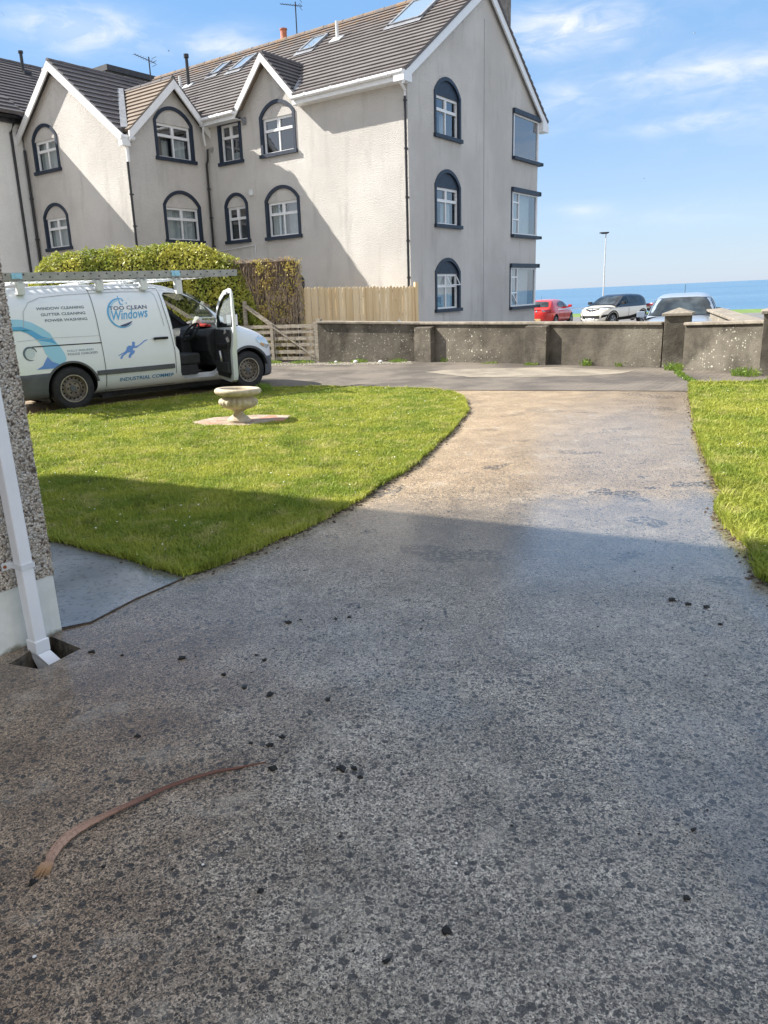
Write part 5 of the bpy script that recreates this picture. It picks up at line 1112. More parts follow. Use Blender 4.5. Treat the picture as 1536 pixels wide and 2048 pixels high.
b = MB(); loft(b, [(u, vhw(u) - .09, .34, min(smooth_pts(zt_p, u) - .07, 9)) for u in [1.68, 1.9, 2.1, 2.3, 2.5, 2.7, 2.85, 2.95]], n=40, yc=.95, p=7); cutter(b, M['cabin'])
b = MB(); b.prism(opening, -.2, .3); cutter(b, M['van_white'])
fwin = [(1.80, 1.58), (1.86, 1.14), (2.66, 1.12), (2.60, 1.27), (2.35, 1.50), (2.10, 1.61)]
b = MB(); b.prism(fwin, 1.55, 2.2); cutter(b, M['cabin'])
# windscreen opening
s0, s1 = Vector((2.12, 0, 1.775)), Vector((2.98, 0, 1.235)); nrm = Vector((s0.z - s1.z, 0, s1.x - s0.x)).normalized(); b = MB(); q = []
for (pt, ya, yb) in ((s0, .30, 1.60), (s1, .13, 1.77)):
    for sgn in (-1, 1):
        for y in (ya, yb): q.append(tuple(pt + nrm * .16 * sgn + Vector((0, y, 0))))
b.add(q, [(0, 1, 3, 2), (4, 6, 7, 5), (0, 4, 5, 1), (2, 3, 7, 6), (0, 2, 6, 4), (1, 5, 7, 3)]); cutter(b, M['cabin'])
for u in (0.0, 3.205):
    for (ya, yb) in ((-.2, .36), (1.54, 2.2)):
        b = MB(); b.prism(arc(u, .33, .405, 0, 359, 40), ya, yb); cutter(b, M['black'])
boolean(body, cut); body.parent = VN; body.name = 'body'
VT = bvh(body); SD = (0, 1, 0); SF = lambda x, z: (x, -1.0, z)
# lower cladding: rear corner, bumper
def clad(name, us_, zb, zt, off, arches=(0.0, 3.205)):
    b = MB(); loft(b, vst(us_, off, zb, zt), n=72, yc=.95, p=7); o = b.build(name, M['cladding'])
    cs = []
    for u in arches:
        for (ya, yb) in ((-.3, .4), (1.5, 2.3)):
            c = MB(); c.prism(arc(u, .33, .40, 0, 359, 40), ya, yb); cs.append(c.build('cutter', M['black']))
    boolean(o, cs); o.parent = VN; return o
clad('rear_cladding', [-.965, -.94, -.9, -.8, -.6, -.4, -.2], .20, .665, .013, (0.0,))
clad('front_bumper', [2.98, 3.2, 3.4, 3.6, 3.75, 3.85, 3.93, 3.99, 4.03, 4.05], .16, .60, .016, (3.205,))
b = MB(); 
for u in (0.0, 3.205):
    rr = arc(u, .33, .44 if u else .43, 12, 168 if u else 176, 24); ri = arc(u, .33, .40, 12, 168 if u else 176, 24); b = MB(); b.band(rr, ri, -.012, .1); b.build('arch_trim', M['cladding'], VN)
def strip(name, pts, w, mat, off=.005, cuts=1):
    up_ = [(x, z + w / 2) for x, z in pts]; lo = [(x, z - w / 2) for x, z in pts[::-1]]; return decal(name, [up_ + lo], SF, SD, VT, mat, VN, off, cuts)
def seam(name, pts, w=.008, mat='black'):
    L_, R_ = [], []
    for i, p in enumerate(pts):
        a = Vector(pts[max(0, i - 1)]); c = Vector(pts[min(len(pts) - 1, i + 1)]); d = (c - a).normalized(); nn = Vector((-d.y, d.x)) * w / 2; L_.append((p[0] + nn.x, p[1] + nn.y)); R_.append((p[0] - nn.x, p[1] - nn.y))
    return decal(name, [L_ + R_[::-1]], SF, SD, VT, M[mat], VN, .009, 2)
b = MB(); b.box(.40, -.018, .50, 1.745, .03, .575); b.build('rub_strip', M['cladding'], VN, bevel=.008)
seam('door_seam', [(.475, 1.82), (.485, 1.6), (.51, 1.2), (.53, .9), (.545, .5), (.552, .24)])
seam('door_seam', [(.475, 1.80), (1.0, 1.815), (1.645, 1.80)], .006)
seam('door_seam', [(1.645, 1.80), (1.66, 1.5), (1.73, 1.1), (1.77, .8), (1.775, .24)])
seam('door_seam', [(.552, .24), (1.2, .235), (1.775, .235)], .006)
strip('door_rail', [(-.55, 1.008), (0, 1.005), (.53, 1.0)], .016, M['black'])
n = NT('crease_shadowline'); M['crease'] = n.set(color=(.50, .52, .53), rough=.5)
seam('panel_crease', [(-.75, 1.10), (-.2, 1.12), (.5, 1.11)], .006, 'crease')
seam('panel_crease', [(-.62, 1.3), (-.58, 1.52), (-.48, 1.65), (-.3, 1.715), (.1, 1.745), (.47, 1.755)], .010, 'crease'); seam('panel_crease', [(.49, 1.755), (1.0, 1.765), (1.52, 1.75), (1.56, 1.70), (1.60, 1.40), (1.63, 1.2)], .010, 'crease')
b = MB(); b.box(1.40, -.045, .985, 1.66, -.015, 1.025); b.box(1.42, -.02, .99, 1.46, .02, 1.02); b.box(1.60, -.02, .99, 1.64, .02, 1.02); b.build('door_handle', M['black'], VN, bevel=.012)
# sign writing
def ink(name, col): n = NT(name); return n.set(color=col, rough=.35)
M['ink_navy'] = ink('sign_navy', (.06, .085, .18)); M['ink_blue'] = ink('sign_blue', (.03, .20, .42)); M['ink_mid'] = ink('sign_mid_blue', (.10, .42, .75)); M['ink_grey'] = ink('sign_slate', (.10, .15, .20))
M['ink_teal'] = ink('sign_grey_blue', (.20, .33, .40)); M['ink_sky'] = ink('sign_light_blue', (.34, .66, .86)); M['ink_roy'] = ink('sign_royal', (.13, .30, .72)); M['silver_ink'] = ink('sign_silver', (.60, .68, .72))
def sign(txt, u0, u1, z0, z1, mat, **k): return decal('lettering', None, SF, SD, VT, M[mat], VN, .006, 0, tri=text_tris(txt, u0, u1, z0, z1, **k))
sign('WINDOW CLEANING', -.385, .34, 1.535, 1.575, 'ink_grey'); sign('GUTTER CLEANING', -.335, .345, 1.447, 1.487, 'ink_grey'); sign('POWER WASHING', -.29, .357, 1.358, 1.398, 'ink_grey')
sign('FULLY INSURED', -.03, .385, .895, .925, 'ink_teal'); sign('POLICE CHECKED', -.03, .445, .845, .875, 'ink_grey')
sign('INDUSTRIAL COMMER', .77, 1.735, .365, .425, 'ink_blue', clipx=1.722)
sign('TOO CLEAN', .74, 1.375, 1.485, 1.545, 'ink_navy'); sign('Windows', .76, 1.375, 1.325, 1.475, 'ink_mid', shear=.25, rise=.03)
decal('swirl', [[(-.85, 1.42), (-.78, 1.42), (-.64, 1.41), (-.49, 1.36), (-.35, 1.27), (-.25, 1.19), (-.2, 1.09), (-.13, .99), (-.07, .87), (-.06, .79), (-.1, .73), (-.17, .72), (-.26, .76), (-.32, .84), (-.36, .89), (-.39, 1.0), (-.45, 1.1), (-.56, 1.2), (-.66, 1.25), (-.79, 1.25), (-.88, 1.25)]], SF, SD, VT, M['ink_sky'], VN, .0045)
decal('swirl', [[(-.87, 1.31), (-.78, 1.31), (-.66, 1.31), (-.51, 1.25), (-.37, 1.15), (-.23, 1.11), (-.17, 1.02), (-.27, 1.06), (-.41, 1.09), (-.48, 1.13), (-.58, 1.21), (-.68, 1.25), (-.79, 1.25), (-.88, 1.25)]], SF, SD, VT, M['ink_mid'], VN, .006)
decal('swirl', [[(-.24, .67), (-.53, .67), (-.43, .72), (-.37, .81), (-.34, .85), (-.28, .77), (-.17, .72)]], SF, SD, VT, M['ink_roy'], VN, .0065)
def crescent(cx, cz, r, a0, a1, wmax, n_=28):
    o_, i_ = [], []
    for i in range(n_ + 1):
        t = i / n_; a = R(a0 + (a1 - a0) * t); w = wmax * math.sin(math.pi * min(1, .08 + t * .92)) ** .7; o_.append((cx + r * math.cos(a), cz + r * math.sin(a))); i_.append((cx + (r - w) * math.cos(a), cz + (r - w) * math.sin(a)))
    return o_ + i_[::-1]
decal('badge', [crescent(-.588, .912, .105, 10, 300, .03)], SF, SD, VT, M['ink_grey'], VN, .0055); decal('badge', [arc(-.588, .912, .072, 0, 352, 30)], SF, SD, VT, M['silver_ink'], VN, .005)
decal('logo_ring', [crescent(.925, 1.435, .232, 75, 318, .030)], SF, SD, VT, M['ink_mid'], VN, .005); decal('logo_ring', [crescent(.935, 1.44, .20, 95, 200, .018)], SF, SD, VT, M['ink_sky'], VN, .005); decal('logo_ring', [crescent(.93, 1.43, .205, 255, 322, .04)], SF, SD, VT, M['ink_navy'], VN, .0062)
decal('squeegee_mark', [[(.921, 1.70), (.931, 1.70), (.948, 1.58), (.985, 1.575), (.99, 1.565), (.93, 1.562), (.925, 1.60)], [(.985, 1.655), (.995, 1.655), (.995, 1.61), (.985, 1.61)], [(.968, 1.637), (1.012, 1.637), (1.012, 1.628), (.968, 1.628)], [(1.04, 1.60), (1.048, 1.6), (1.048, 1.57), (1.04, 1.57)], [(1.03, 1.589), (1.058, 1.589), (1.058, 1.582), (1.03, 1.582)], [(1.09, 1.655), (1.1, 1.65), (1.095, 1.64)], [(1.12, 1.61), (1.13, 1.607), (1.125, 1.6)]], SF, SD, VT, M['ink_mid'], VN, .005, 0)
decal('cleaner_figure', [[(1.058, .983), (1.084, .967), (1.075, .925), (1.083, .903), (1.157, .928), (1.249, .99), (1.307, 1.0), (1.312, .993), (1.256, .973), (1.185, .926), (1.095, .878), (1.049, .881), (1.026, .843), (1.068, .84), (1.048, .799), (.991, .761), (.974, .728), (.938, .736), (.949, .772), (.986, .817), (.939, .816), (.861, .771), (.827, .722), (.797, .728), (.825, .774), (.884, .812), (.779, .772), (.775, .783), (.896, .836), (.938, .876), (.909, .835), (.936, .901), (.971, .924), (1.022, .917), (1.032, .937), (1.033, .971)]], SF, SD, VT, M['ink_roy'], VN, .005, 0)
# glass, lamps, cab
def quad(name, pts, mat, parent): b = MB(); b.add(pts, [tuple(range(len(pts)))]); return b.build(name, mat, parent)
quad('side_glass', [(x, 1.80, z) for x, z in fwin], M['glass_clear'], VN)
quad('windscreen', [tuple(s0 + nrm * .015 + Vector((0, y, 0))) for y in (.28, 1.62)] + [tuple(s1 + nrm * .03 + Vector((0, y, 0))) for y in (1.79, .11)], M['glass_clear'], VN)
decal('headlight', [[(3.40, .865), (3.50, .93), (3.62, .90), (3.78, .80), (3.80, .72), (3.72, .68), (3.58, .72), (3.47, .79)]], SF, SD, VT, M['lamp'], VN, .008, 3)
decal('indicator', [[(3.50, .78), (3.58, .735), (3.62, .72), (3.60, .76), (3.54, .80)]], SF, SD, VT, plain('amber_lens', (.65, .33, .10), .2), VN, .012, 1)
b = MB(); b.box(1.72, .20, .34, 2.30, .72, .52); b.box(1.74, .18, .52, 2.34, .74, .70); b.add([(1.74, .2, .70), (1.90, .2, .70), (1.78, .2, 1.32), (1.72, .2, 1.32), (1.74, .72, .70), (1.90, .72, .70), (1.78, .72, 1.32), (1.72, .72, 1.32)], [(0, 1, 2, 3), (7, 6, 5, 4), (1, 5, 6, 2), (3, 2, 6, 7), (0, 3, 7, 4), (0, 4, 5, 1)]); b.build('driver_seat', M['cabin'], VN, bevel=.04)
b = MB(); b.box(1.74, .85, .40, 2.3, 1.75, .70); b.box(1.72, .85, .7, 1.84, 1.75, 1.3); b.build('passenger_seat', M['cabin'], VN, bevel=.04)
b = MB(); b.prism([(2.50, .72), (2.48, .98), (2.58, 1.08), (2.95, 1.14), (3.0, .5), (2.62, .45)], .15, 1.75); b.box(2.3, .80, .5, 2.6, 1.02, .98); b.build('dashboard', M['cabin'], VN, bevel=.03)
b = MB(); pts = []; c0 = Vector((2.36, .48, 1.05)); ax = Vector((-.75, 0, .66)).normalized(); ux = Vector((0, 1, 0)); uy = ax.cross(ux)
pts = [c0 + (ux * math.cos(t) + uy * math.sin(t)) * .19 for t in [i * 2 * math.pi / 32 for i in range(33)]]; b.tube(pts, .017, 8, cap=False)
for t in (.3, math.pi - .3, 4.71): b.bar(c0, c0 + (ux * math.cos(t) + uy * math.sin(t)) * .18, .045, .02, upv=ax)
b.tube([c0 - ax * .03, c0 + ax * .03], .055, 12); b.tube([c0, c0 - ax * .25], .03, 8); b.build('steering_wheel', M['black'], VN, smooth=50)
quad('trim_panel', [(2.48, .95, .80), (2.48, 1.55, .80), (2.475, 1.55, .97), (2.475, .95, .97)], M['alu'], VN)
b = MB(); b.box(2.05, .8, .345, 2.55, 1.4, .36); b.build('floor_mat', plain('pale_mat', (.30, .28, .25), .9), VN)
b = MB(); b.box(-.3, .3, .12, 3.5, 1.6, .22); b.build('underbody', M['black'], VN)
b = MB(); b.box(.45, .06, .13, .62, .2, .18); b.build('jacking_bracket', M['black'], VN)
for (x, y, s) in ((0, .115, -1), (3.205, .115, -1), (0, 1.785, 1), (3.205, 1.785, 1)): wheel(VN, x, y, .335, .335, .215, s)
# open driver's door (hinge at its origin)
DL = [(-.0, .30), (-.04, .25), (-.62, .22), (-.74, .26), (-.78, .34), (-.79, .74), (-.86, .86), (-.87, 1.15), (-.955, 1.66), (-.93, 1.725), (-.86, 1.745), (-.58, 1.715), (-.33, 1.61), (-.14, 1.475), (-.03, 1.32), (.0, 1.14)]
DW = [(-.075, 1.13), (-.80, 1.15), (-.875, 1.60), (-.85, 1.665), (-.60, 1.645), (-.36, 1.545), (-.17, 1.405), (-.09, 1.29)]
Dr = MB(); Dr.face_holes(DL, [DW], lambda x, z: (x, -.0 + .10 * max(0, (z - 1.05)) ** 1.2, z)); fo = len(Dr.f)
Dr.face_holes(DL, [DW], lambda x, z: (x, .085 + .05 * max(0, (z - 1.05)) ** 1.2 - (.03 if z > 1.12 else 0), z)); nd = len(DL); nw = len(DW); tot_ = nd + nw
Dr.f += [(i, (i + 1) % nd, tot_ + (i + 1) % nd, tot_ + i) for i in range(nd)] + [(nd + i, nd + (i + 1) % nw, tot_ + nd + (i + 1) % nw, tot_ + nd + i) for i in range(nw)]; Dr.m += [0] * (nd + nw)
door = Dr.build('driver_door', M['van_white'], VN, smooth=40, bevel=.006); door.location = (2.66, -.005, 0); door.rotation_euler = (0, 0, R(79))
b = MB(); b.prism([(-.02, .40), (-.06, .31), (-.60, .29), (-.68, .36), (-.70, .76), (-.78, .90), (-.79, 1.09), (-.03, 1.09)], .085, .115); b.box(-.70, .115, .38, -.08, .15, .56); b.build('door_trim', M['cabin'], door, bevel=.012)
b = MB(); b.box(-.62, .115, .80, -.22, .155, .86); b.build('armrest', M['black'], door, bevel=.01)
b = MB(); b.tube([(-.45, .16, .56), (-.40, .165, .74)], .022, 8); b.build('grab_handle', M['alu'], door, smooth=True)
b = MB(); k = [Vector((p[0], 0, p[1])) for p in DW]
for p, q_ in zip(k, k[1:] + k[:1]): b.bar(p + Vector((0, .055, 0)), q_ + Vector((0, .055, 0)), .03, .022, upv=(0, 1, 0), ext=.008)
b.build('window_seal', M['black'], door)
b = MB(); b.add([(x, .045, z) for x, z in DW], [tuple(range(nw))]); b.build('side_glass', M['glass_clear'], door)
b = MB(); b.add([(-.075, .04, 1.13), (-.22, .04, 1.13), (-.10, .04, 1.32)], [(0, 1, 2)]); b.add([(-.075, .06, 1.13), (-.22, .06, 1.13), (-.10, .06, 1.32)], [(0, 1, 2)]); b.build('quarter_panel', M['black'], door, recalc=False)
b = MB(); b.box(-.16, -.30, 1.12, -.03, -.06, 1.34); b.box(-.12, -.08, 1.13, -.06, .04, 1.2); mr = b.build('wing_mirror', M['black'], door, bevel=.03)
quad('mirror_glass', [(-.163, -.28, 1.14), (-.163, -.08, 1.14), (-.163, -.08, 1.32), (-.163, -.28, 1.32)], M['mirror'], mr)
b = MB(); b.box(-.802, .02, .95, -.785, .07, 1.02); b.build('latch', M['black'], door)
# roof rack, ladder
RK = VN
for u in (-.55, .66, 1.40, 2.02):
    zr = smooth_pts(zt_p, u); b = MB(); b.box(u - .055, .10, zr - .12, u + .055, .20, 1.95); b.box(u - .03, .1, 1.92, u + .03, 1.8, 1.95); b.box(u - .055, 1.7, zr - .12, u + .055, 1.8, 1.95); b.build('roof_bar', M['upvc_old'], VN, bevel=.006)
LD = thing('ladder', 'long grey aluminium extension ladder lying on the roof rack of the van', 'ladder', (-4.126, 12.092, 0), VD)
for y in (.16, .50):
    b = MB(); b.box(-1.75, y, 1.975, 3.2, y + .028, 2.08); b.box(-1.75, y + .028, 1.975, 3.2, y + .045, 1.985); b.box(-1.75, y + .028, 2.07, 3.2, y + .045, 2.08); b.build('stile', M['alu_dull'] if 'alu_dull' in M else M.setdefault('alu_dull', plain('dull_aluminium', (.36, .36, .345), .5, metal=.35, var=.15)), LD)
for i in range(19):
    u = -1.6 + i * .26; b = MB(); b.tube([(u, .155, 2.045 if i % 2 else 2.01), (u, .53, 2.045 if i % 2 else 2.01)], .014, 8); b.build('rung', M['alu_dull'], LD)
b = MB()
for i in range(38):
    u = -1.62 + i * .128; b.tube([(u, .152, 2.05 if i % 2 else 2.01), (u, .162, 2.05 if i % 2 else 2.01)], .011, 8)
b.build('rivet_holes', M['black'], LD)
L2 = thing('ladder', 'lower perforated ladder section strapped flat under the top ladder on the van roof', 'ladder', (-4.126, 12.092, 0), VD)
b = MB(); b.box(-1.6, .20, 1.953, 2.6, .23, 1.972); b.box(-1.6, .85, 1.953, 2.6, .88, 1.972); b.build('stile', M['alu_dull'], L2)
for i in range(34): b = MB(); b.box(-1.55 + i * .125, .19, 1.955, -1.50 + i * .125, .86, 1.968); b.build('rung', M['upvc_old'], L2)
for u in (-.57, 2.0): b = MB(); b.box(u - .075, .135, 1.99, u + .075, .158, 2.07); b.tube([(u, .125, 2.03), (u, .14, 2.03)], .032, 14); b.build('ladder_clamp', M['ink_sky'], VN)
b = MB(); b.tube([(-.2, .98, 1.985), (2.1, .98, 1.985)], .035, 10); b.tube([(.7, 1.2, 2.02), (1.6, 1.2, 2.02)], .05, 10); tag(b.build('roof_tubes', M['upvc_old'], VN, smooth=40))
def cloth(name, lb, cat_, x, y, z, sx, sy, sz, mat, seed):
    bm = bmesh.new(); bmesh.ops.create_icosphere(bm, subdivisions=3, radius=1)
    for v in bm.verts: k_ = 1 + .35 * mnoise.noise(v.co * 1.7 + Vector((seed, 0, 0))) + .15 * mnoise.noise(v.co * 5 + Vector((0, seed, 0))); v.co = Vector((v.co.x * sx * k_, v.co.y * sy * k_, max(-.4, v.co.z) * sz * k_))
    me = bpy.data.meshes.new(name); bm.to_mesh(me); bm.free(); me.materials.append(mat); me.shade_smooth(); o = bpy.data.objects.new(name, me); COL.objects.link(o)
    q = Vector((-4.126, 12.092, 0)) + Vector((.78617, .61801, 0)) * x + Vector((-.61801, .78617, 0)) * y; o.location = (q.x, q.y, z); o.rotation_euler = (0, 0, VD); return tag(o, lb, cat_)
cloth('red_cloth', 'red cloth lying on the van dashboard', 'cloth', 2.72, .75, 1.14, .11, .30, .035, plain('red_cloth', (.55, .04, .03), .9), 3)
cloth('white_cloth', 'crumpled white cloth heap on the van dashboard', 'cloth', 2.76, .95, 1.20, .08, .12, .10, plain('white_cloth', (.72, .71, .66), .9), 8)

# ------------------------------------------------------------------ parked cars
def car(name, label, loc, rz, paint, roofmat, spec):
    L_, W_, Ht = spec['dim']; h = L_ / 2; t = thing(name, label, 'car', loc, rz, 'cars parked beyond the wall')
    zt = spec['top']; hw = W_ / 2
    def hwf(x):
        a = abs(x) / h; e = 3.2 if x > 0 else 4.2; return hw * (1 - min(.9995, max(0, (a - .55) / .45)) ** e) ** .42
    xs = sorted(set([round(-h + .004, 3), round(h - .004, 3)] + [round(-h + d, 3) for d in (.02, .05, .1, .18, .28)] + [round(h - d, 3) for d in (.02, .05, .1, .18, .28)] + [round(-h + .4 + i * (L_ - .8) / 24, 3) for i in range(25)]))
    b = MB(); loft(b, [(x, hwf(x), spec.get('zb', .2), smooth_pts(zt, x)) for x in xs], n=48, p=4.2, tum=(.75, .9, .12)); body = b.build('body', paint)
    cs = []
    for x in spec['wheels']:
        for (ya, yb) in ((-hw - .2, -hw + .28), (hw - .28, hw + .2)): c = MB(); c.prism(arc(x, .32, .375, 0, 350, 30), ya, yb); cs.append(c.build('cutter', M['black']))
    boolean(body, cs); body.parent = t
    g = spec['green']; gz_ = [(x, z) for x, z in g]; b = MB()
    x0, x1 = g[0][0], g[-1][0]; gx = [x0 + (x1 - x0) * i / 26 for i in range(27)]
    belt = spec['belt']; st = []
    n_ = 40; vs = []
    for x in gx:
        z1_ = smooth_pts(gz_, x); w0 = min(hwf(x), hw) * .965; hh = max(.02, z1_ - belt + .08); k_ = min(1, (z1_ - belt) / (Ht - belt)); w1 = w0 - (.17 * k_)
        for k in range(n_ + 1):
            a = math.pi * k / n_; c_, s_ = math.cos(a), math.sin(a); zz = abs(s_) ** (2 / 5.0); yy = math.copysign(abs(c_) ** (2 / 5.0), c_); vs.append((x, yy * (w0 + (w1 - w0) * zz), belt - .08 + hh * zz))
    b.add(vs, [(i * (n_ + 1) + k, i * (n_ + 1) + k + 1, (i + 1) * (n_ + 1) + k + 1, (i + 1) * (n_ + 1) + k) for i in range(26) for k in range(n_)]); rf = b.build('roof', roofmat, t, smooth=40)
    GT_ = bvh(rf); BT_ = bvh(body)
    for sgn in (-1, 1):
        fn = lambda x, z, s=sgn: (x, s * 2.0, z)
        for nm, poly in spec['side_windows']: decal('side_window', [poly], fn, (0, -sgn, 0), GT_, M['carglass'], t, .014, 2)
        for poly in spec.get('dark_trim', []): decal('door_trim', [poly], fn, (0, -sgn, 0), BT_, M['black'], t, .018, 2)
        for poly in spec.get('seams', []): decal('door_seam', [poly], fn, (0, -sgn, 0), BT_, M['black'], t, .014, 2)
        mx_ = spec['mirror'][0]; b = MB(); b.box(mx_ - .1, sgn * (hw + .02), spec['mirror'][1], mx_ + .06, sgn * (hw + .2), spec['mirror'][1] + .14) if sgn > 0 else b.box(mx_ - .1, -(hw + .2), spec['mirror'][1], mx_ + .06, -(hw + .02), spec['mirror'][1] + .14)
        b.tube([(mx_, sgn * (hw - .1), spec['mirror'][1] + .02), (mx_, sgn * (hw + .06), spec['mirror'][1] + .05)], .025, 6); b.build('wing_mirror', spec.get('mirror_mat', paint), t, bevel=.035)
        for x in spec['wheels']: wheel(t, x, sgn * (hw - .115), .315, .315, .205, sgn, 'alloy')
    F = lambda y, z: (3.5, y, z); B_ = lambda y, z: (-3.5, y, z)
    def both(p): return [p, [(-y, z) for y, z in p][::-1]]
    decal('windscreen', [spec['windscreen']], F, (-1, 0, 0), GT_, M['carglass'], t, .03, 9); decal('rear_window', [spec['rear_window']], B_, (1, 0, 0), GT_, M['carglass'], t, .025, 9)
    for p in both(spec['headlight']): decal('headlight', [p], F, (-1, 0, 0), BT_, M['lamp'], t, .018, 2)
    for p in both(spec['taillight']): decal('tail_light', [p], B_, (1, 0, 0), BT_, M['tail'], t, .018, 2)
    for nm, poly, fr, mt in spec.get('ends', []): decal(nm, [poly], F if fr else B_, (-1, 0, 0) if fr else (1, 0, 0), BT_, M[mt], t, .024, 2)
    a = spec.get('aerial')
    if a: b = MB(); b.tube([(a[0], 0, a[1] - .03), (a[0] - .04, 0, a[1] + .22)], .006, 5); b.build('aerial', M['black'], t)
    return t
M['plate_y'] = plain('yellow_plate', (.70, .50, .25), .5); M['plate_w'] = plain('white_plate', (.75, .75, .75), .5)
red = carpaint('red_paint', (.62, .035, .03), .2, .03); cream = carpaint('cream_paint', (.84, .80, .70), .2, .03); silv = carpaint('pale_silver_paint', (.27, .32, .39), .25, .02)
blackroof = carpaint('black_roof_paint', (.02, .025, .035), .15, .0)
SW = [('f', [(.62, .98), (.10, 1.0), (.06, 1.32), (.22, 1.345), (.45, 1.15)]), ('r', [(.04, 1.0), (-.78, 1.06), (-.93, 1.16), (-.72, 1.28), (-.3, 1.335), (.0, 1.335)])]
hatch = dict(dim=(4.06, 1.73, 1.45), top=[(-2.03, .62), (-2.0, .80), (-1.9, .92), (-1.6, 1.0), (-.8, 1.0), (.3, .98), (.9, .96), (1.3, .90), (1.7, .80), (1.93, .66), (2.03, .50)], wheels=(-1.28, 1.31), belt=.93,
    green=[(-1.95, .95), (-1.78, 1.10), (-1.60, 1.30), (-1.45, 1.385), (-1.0, 1.43), (-.4, 1.45), (.1, 1.42), (.35, 1.36), (.75, 1.13), (1.08, .94)], side_windows=SW, mirror=(.62, .98),
    windscreen=[(-.66, .98), (.66, .98), (.56, 1.34), (-.56, 1.34)], rear_window=[(-.58, 1.07), (.58, 1.07), (.50, 1.33), (.3, 1.355), (-.3, 1.355), (-.50, 1.33)],
    headlight=[(.45, .60), (.80, .66), (.80, .74), (.5, .70)], taillight=[(.48, .84), (.84, .80), (.84, .96), (.70, .98), (.52, .92)],
    ends=[('number_plate', [(-.26, .36), (.26, .36), (.26, .48), (-.26, .48)], False, 'plate_y'), ('rear_bumper_insert', [(-.62, .22), (.62, .22), (.7, .34), (-.7, .34)], False, 'black'), ('badge', [(-.05, .86), (0, .93), (.05, .86), (0, .79)], False, 'chrome'), ('grille', [(-.5, .36), (.5, .36), (.55, .5), (-.55, .5)], True, 'black')],
    seams=[[(-.02, .98), (.0, .98), (.03, .35), (.01, .35)], [(-.86, 1.0), (-.845, 1.0), (-.80, .6), (-.815, .6)]], aerial=(-1.25, 1.42))
dx_ = .12
cross = dict(dim=(4.12, 1.78, 1.57), zb=.24, top=[(-2.06, .66), (-2.03, .88), (-1.9, 1.02), (-1.5, 1.10), (-.8, 1.08), (.3, 1.06), (.9, 1.05), (1.3, 1.01), (1.72, .93), (1.95, .80), (2.03, .66), (2.06, .50)], wheels=(-1.28, 1.33), belt=1.0,
    green=[(-1.98, 1.02), (-1.86, 1.2), (-1.70, 1.40), (-1.5, 1.50), (-1.0, 1.555), (-.3, 1.57), (.1, 1.54), (.35, 1.47), (.8, 1.22), (1.12, 1.03)], side_windows=[('f', [(.68, 1.07), (.12, 1.08), (.08, 1.43), (.22, 1.45), (.5, 1.25)]), ('r', [(.06, 1.08), (-.80, 1.12), (-1.1, 1.30), (-.85, 1.40), (-.3, 1.445), (.02, 1.44)])], mirror=(.68, 1.06), mirror_mat=M['black'],
    windscreen=[(-.70, 1.07), (.70, 1.07), (.58, 1.46), (-.58, 1.46)], rear_window=[(-.58, 1.17), (.58, 1.17), (.50, 1.43), (-.50, 1.43)],
    headlight=[(.40, .79), (.62, .80), (.86, .90), (.86, .98), (.60, .90), (.42, .85)], taillight=[(.56, .86), (.88, .84), (.88, 1.02), (.62, .98)],
    ends=[('grille', [(-.42, .84), (-.2, .79), (-.12, .74), (.12, .74), (.2, .79), (.42, .84), (.40, .89), (.12, .85), (-.12, .85), (-.40, .89)], True, 'black'), ('badge', [(-.075, .81), (0, .91), (.075, .81), (0, .71)], True, 'chrome'), ('lower_grille', [(-.50, .40), (.50, .40), (.52, .55), (-.52, .55)], True, 'black'), ('fog_surround', [(.58, .43), (.84, .5), (.80, .60), (.6, .56)], True, 'black'), ('fog_surround', [(-.58, .43), (-.6, .56), (-.80, .60), (-.84, .5)], True, 'black'), ('number_plate', [(-.26, .33), (.26, .33), (.26, .43), (-.26, .43)], True, 'plate_w')],
    dark_trim=[[(-.92, .30), (.92, .30), (.9, .42), (-.1, .46), (-.80, .56)]], seams=[[(-.02, 1.06), (.0, 1.06), (.03, .45), (.01, .45)]])
for x in cross['wheels']: cross['dark_trim'].append([(x + .46 * math.cos(R(a)), .32 + .46 * math.sin(R(a))) for a in range(0, 181, 12)] + [(x + .40 * math.cos(R(a)), .32 + .40 * math.sin(R(a))) for a in range(180, -1, -12)])
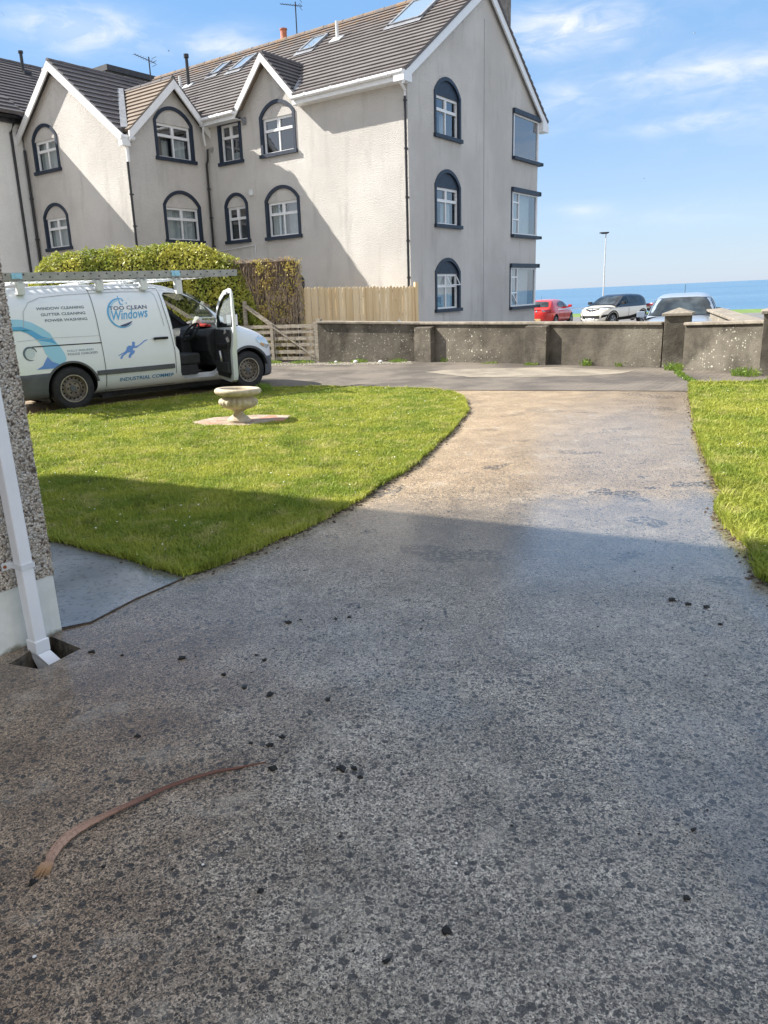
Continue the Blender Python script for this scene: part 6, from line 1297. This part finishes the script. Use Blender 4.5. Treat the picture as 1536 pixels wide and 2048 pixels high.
small = dict(dim=(3.9, 1.70, 1.50), top=[(-1.95, .62), (-1.9, .9), (-1.5, 1.0), (.3, 1.0), (.75, 1.0), (1.1, .965), (1.5, .90), (1.8, .78), (1.9, .66), (1.95, .5)], wheels=(-1.2, 1.2), belt=.95,
    green=[(-1.88, .98), (-1.75, 1.2), (-1.6, 1.40), (-1.3, 1.46), (-.5, 1.50), (.05, 1.485), (.28, 1.42), (.65, 1.19), (.95, .98)], side_windows=[('f', [(.50, 1.03), (.0, 1.04), (-.03, 1.38), (.12, 1.38), (.35, 1.2)]), ('r', [(-.05, 1.04), (-.9, 1.06), (-.95, 1.3), (-.6, 1.38), (-.08, 1.38)])], mirror=(.52, .96),
    windscreen=[(-.765, 1.00), (.765, 1.00), (.70, 1.2), (.61, 1.385), (.3, 1.41), (-.3, 1.41), (-.61, 1.385), (-.70, 1.2)], rear_window=[(-.58, 1.1), (.58, 1.1), (.50, 1.38), (-.50, 1.38)],
    headlight=[(.48, .66), (.80, .70), (.80, .86), (.55, .80)], taillight=[(.6, .8), (.84, .8), (.84, 1.0), (.66, 1.0)], ends=[('grille', [(-.4, .62), (.4, .62), (.42, .70), (-.42, .70)], True, 'black')], aerial=(-.75, 1.49))
def heading(fx, fy): return math.atan2(fy, fx)
car('parked_car', 'red hatchback seen from behind, parked beyond the wall beside the building', (11.75, 43.6, -.47), heading(.565, .833), red, red, hatch)
car('parked_car', 'cream crossover car with black roof parked under the lamp post', (14.6, 41.5, -.45), heading(-.80, -.60), cream, blackroof, cross)
SC_ = car('parked_car', 'pale silver car facing the wall behind the capped pillar', (8.75, 19.9, -.24), heading(-.42, -.90), silv, silv, small)
b = MB(); b.tube([(.90, -.5, 1.0), (.70, -.05, 1.13)], .008, 5); b.tube([(.92, .1, 1.0), (.72, .55, 1.11)], .008, 5); b.build('wiper', M['black'], SC_)

b = MB()
for i in range(2300):
    if random.random() < .5: cx, cy, _ = random.choice(CL); x, y = cx + random.gauss(0, .10), cy + random.gauss(0, .07)
    else: y = 1.1 + 4.5 * random.random() ** 1.3; x = random.uniform(-.48, .58) * y + .1
    if x < -1.05 and y > 3: continue
    s_ = random.uniform(.0010, .0032) * (1.7 if random.random() < .05 else 1) * (.8 + .12 * y); a = random.uniform(0, 6.28); q = [(x + s_ * random.uniform(.6, 1.4) * math.cos(a + k * 1.57), y + s_ * random.uniform(.6, 1.4) * math.sin(a + k * 1.57), 0.0) for k in range(4)] + [(x, y, s_ * .9)]
    b.add(q, [(0, 1, 4), (1, 2, 4), (2, 3, 4), (3, 0, 4)])
tag(b.build('grit', M['clod']), 'fine dark moss crumbs and grit washed over the drive', 'grit', kind='stuff')
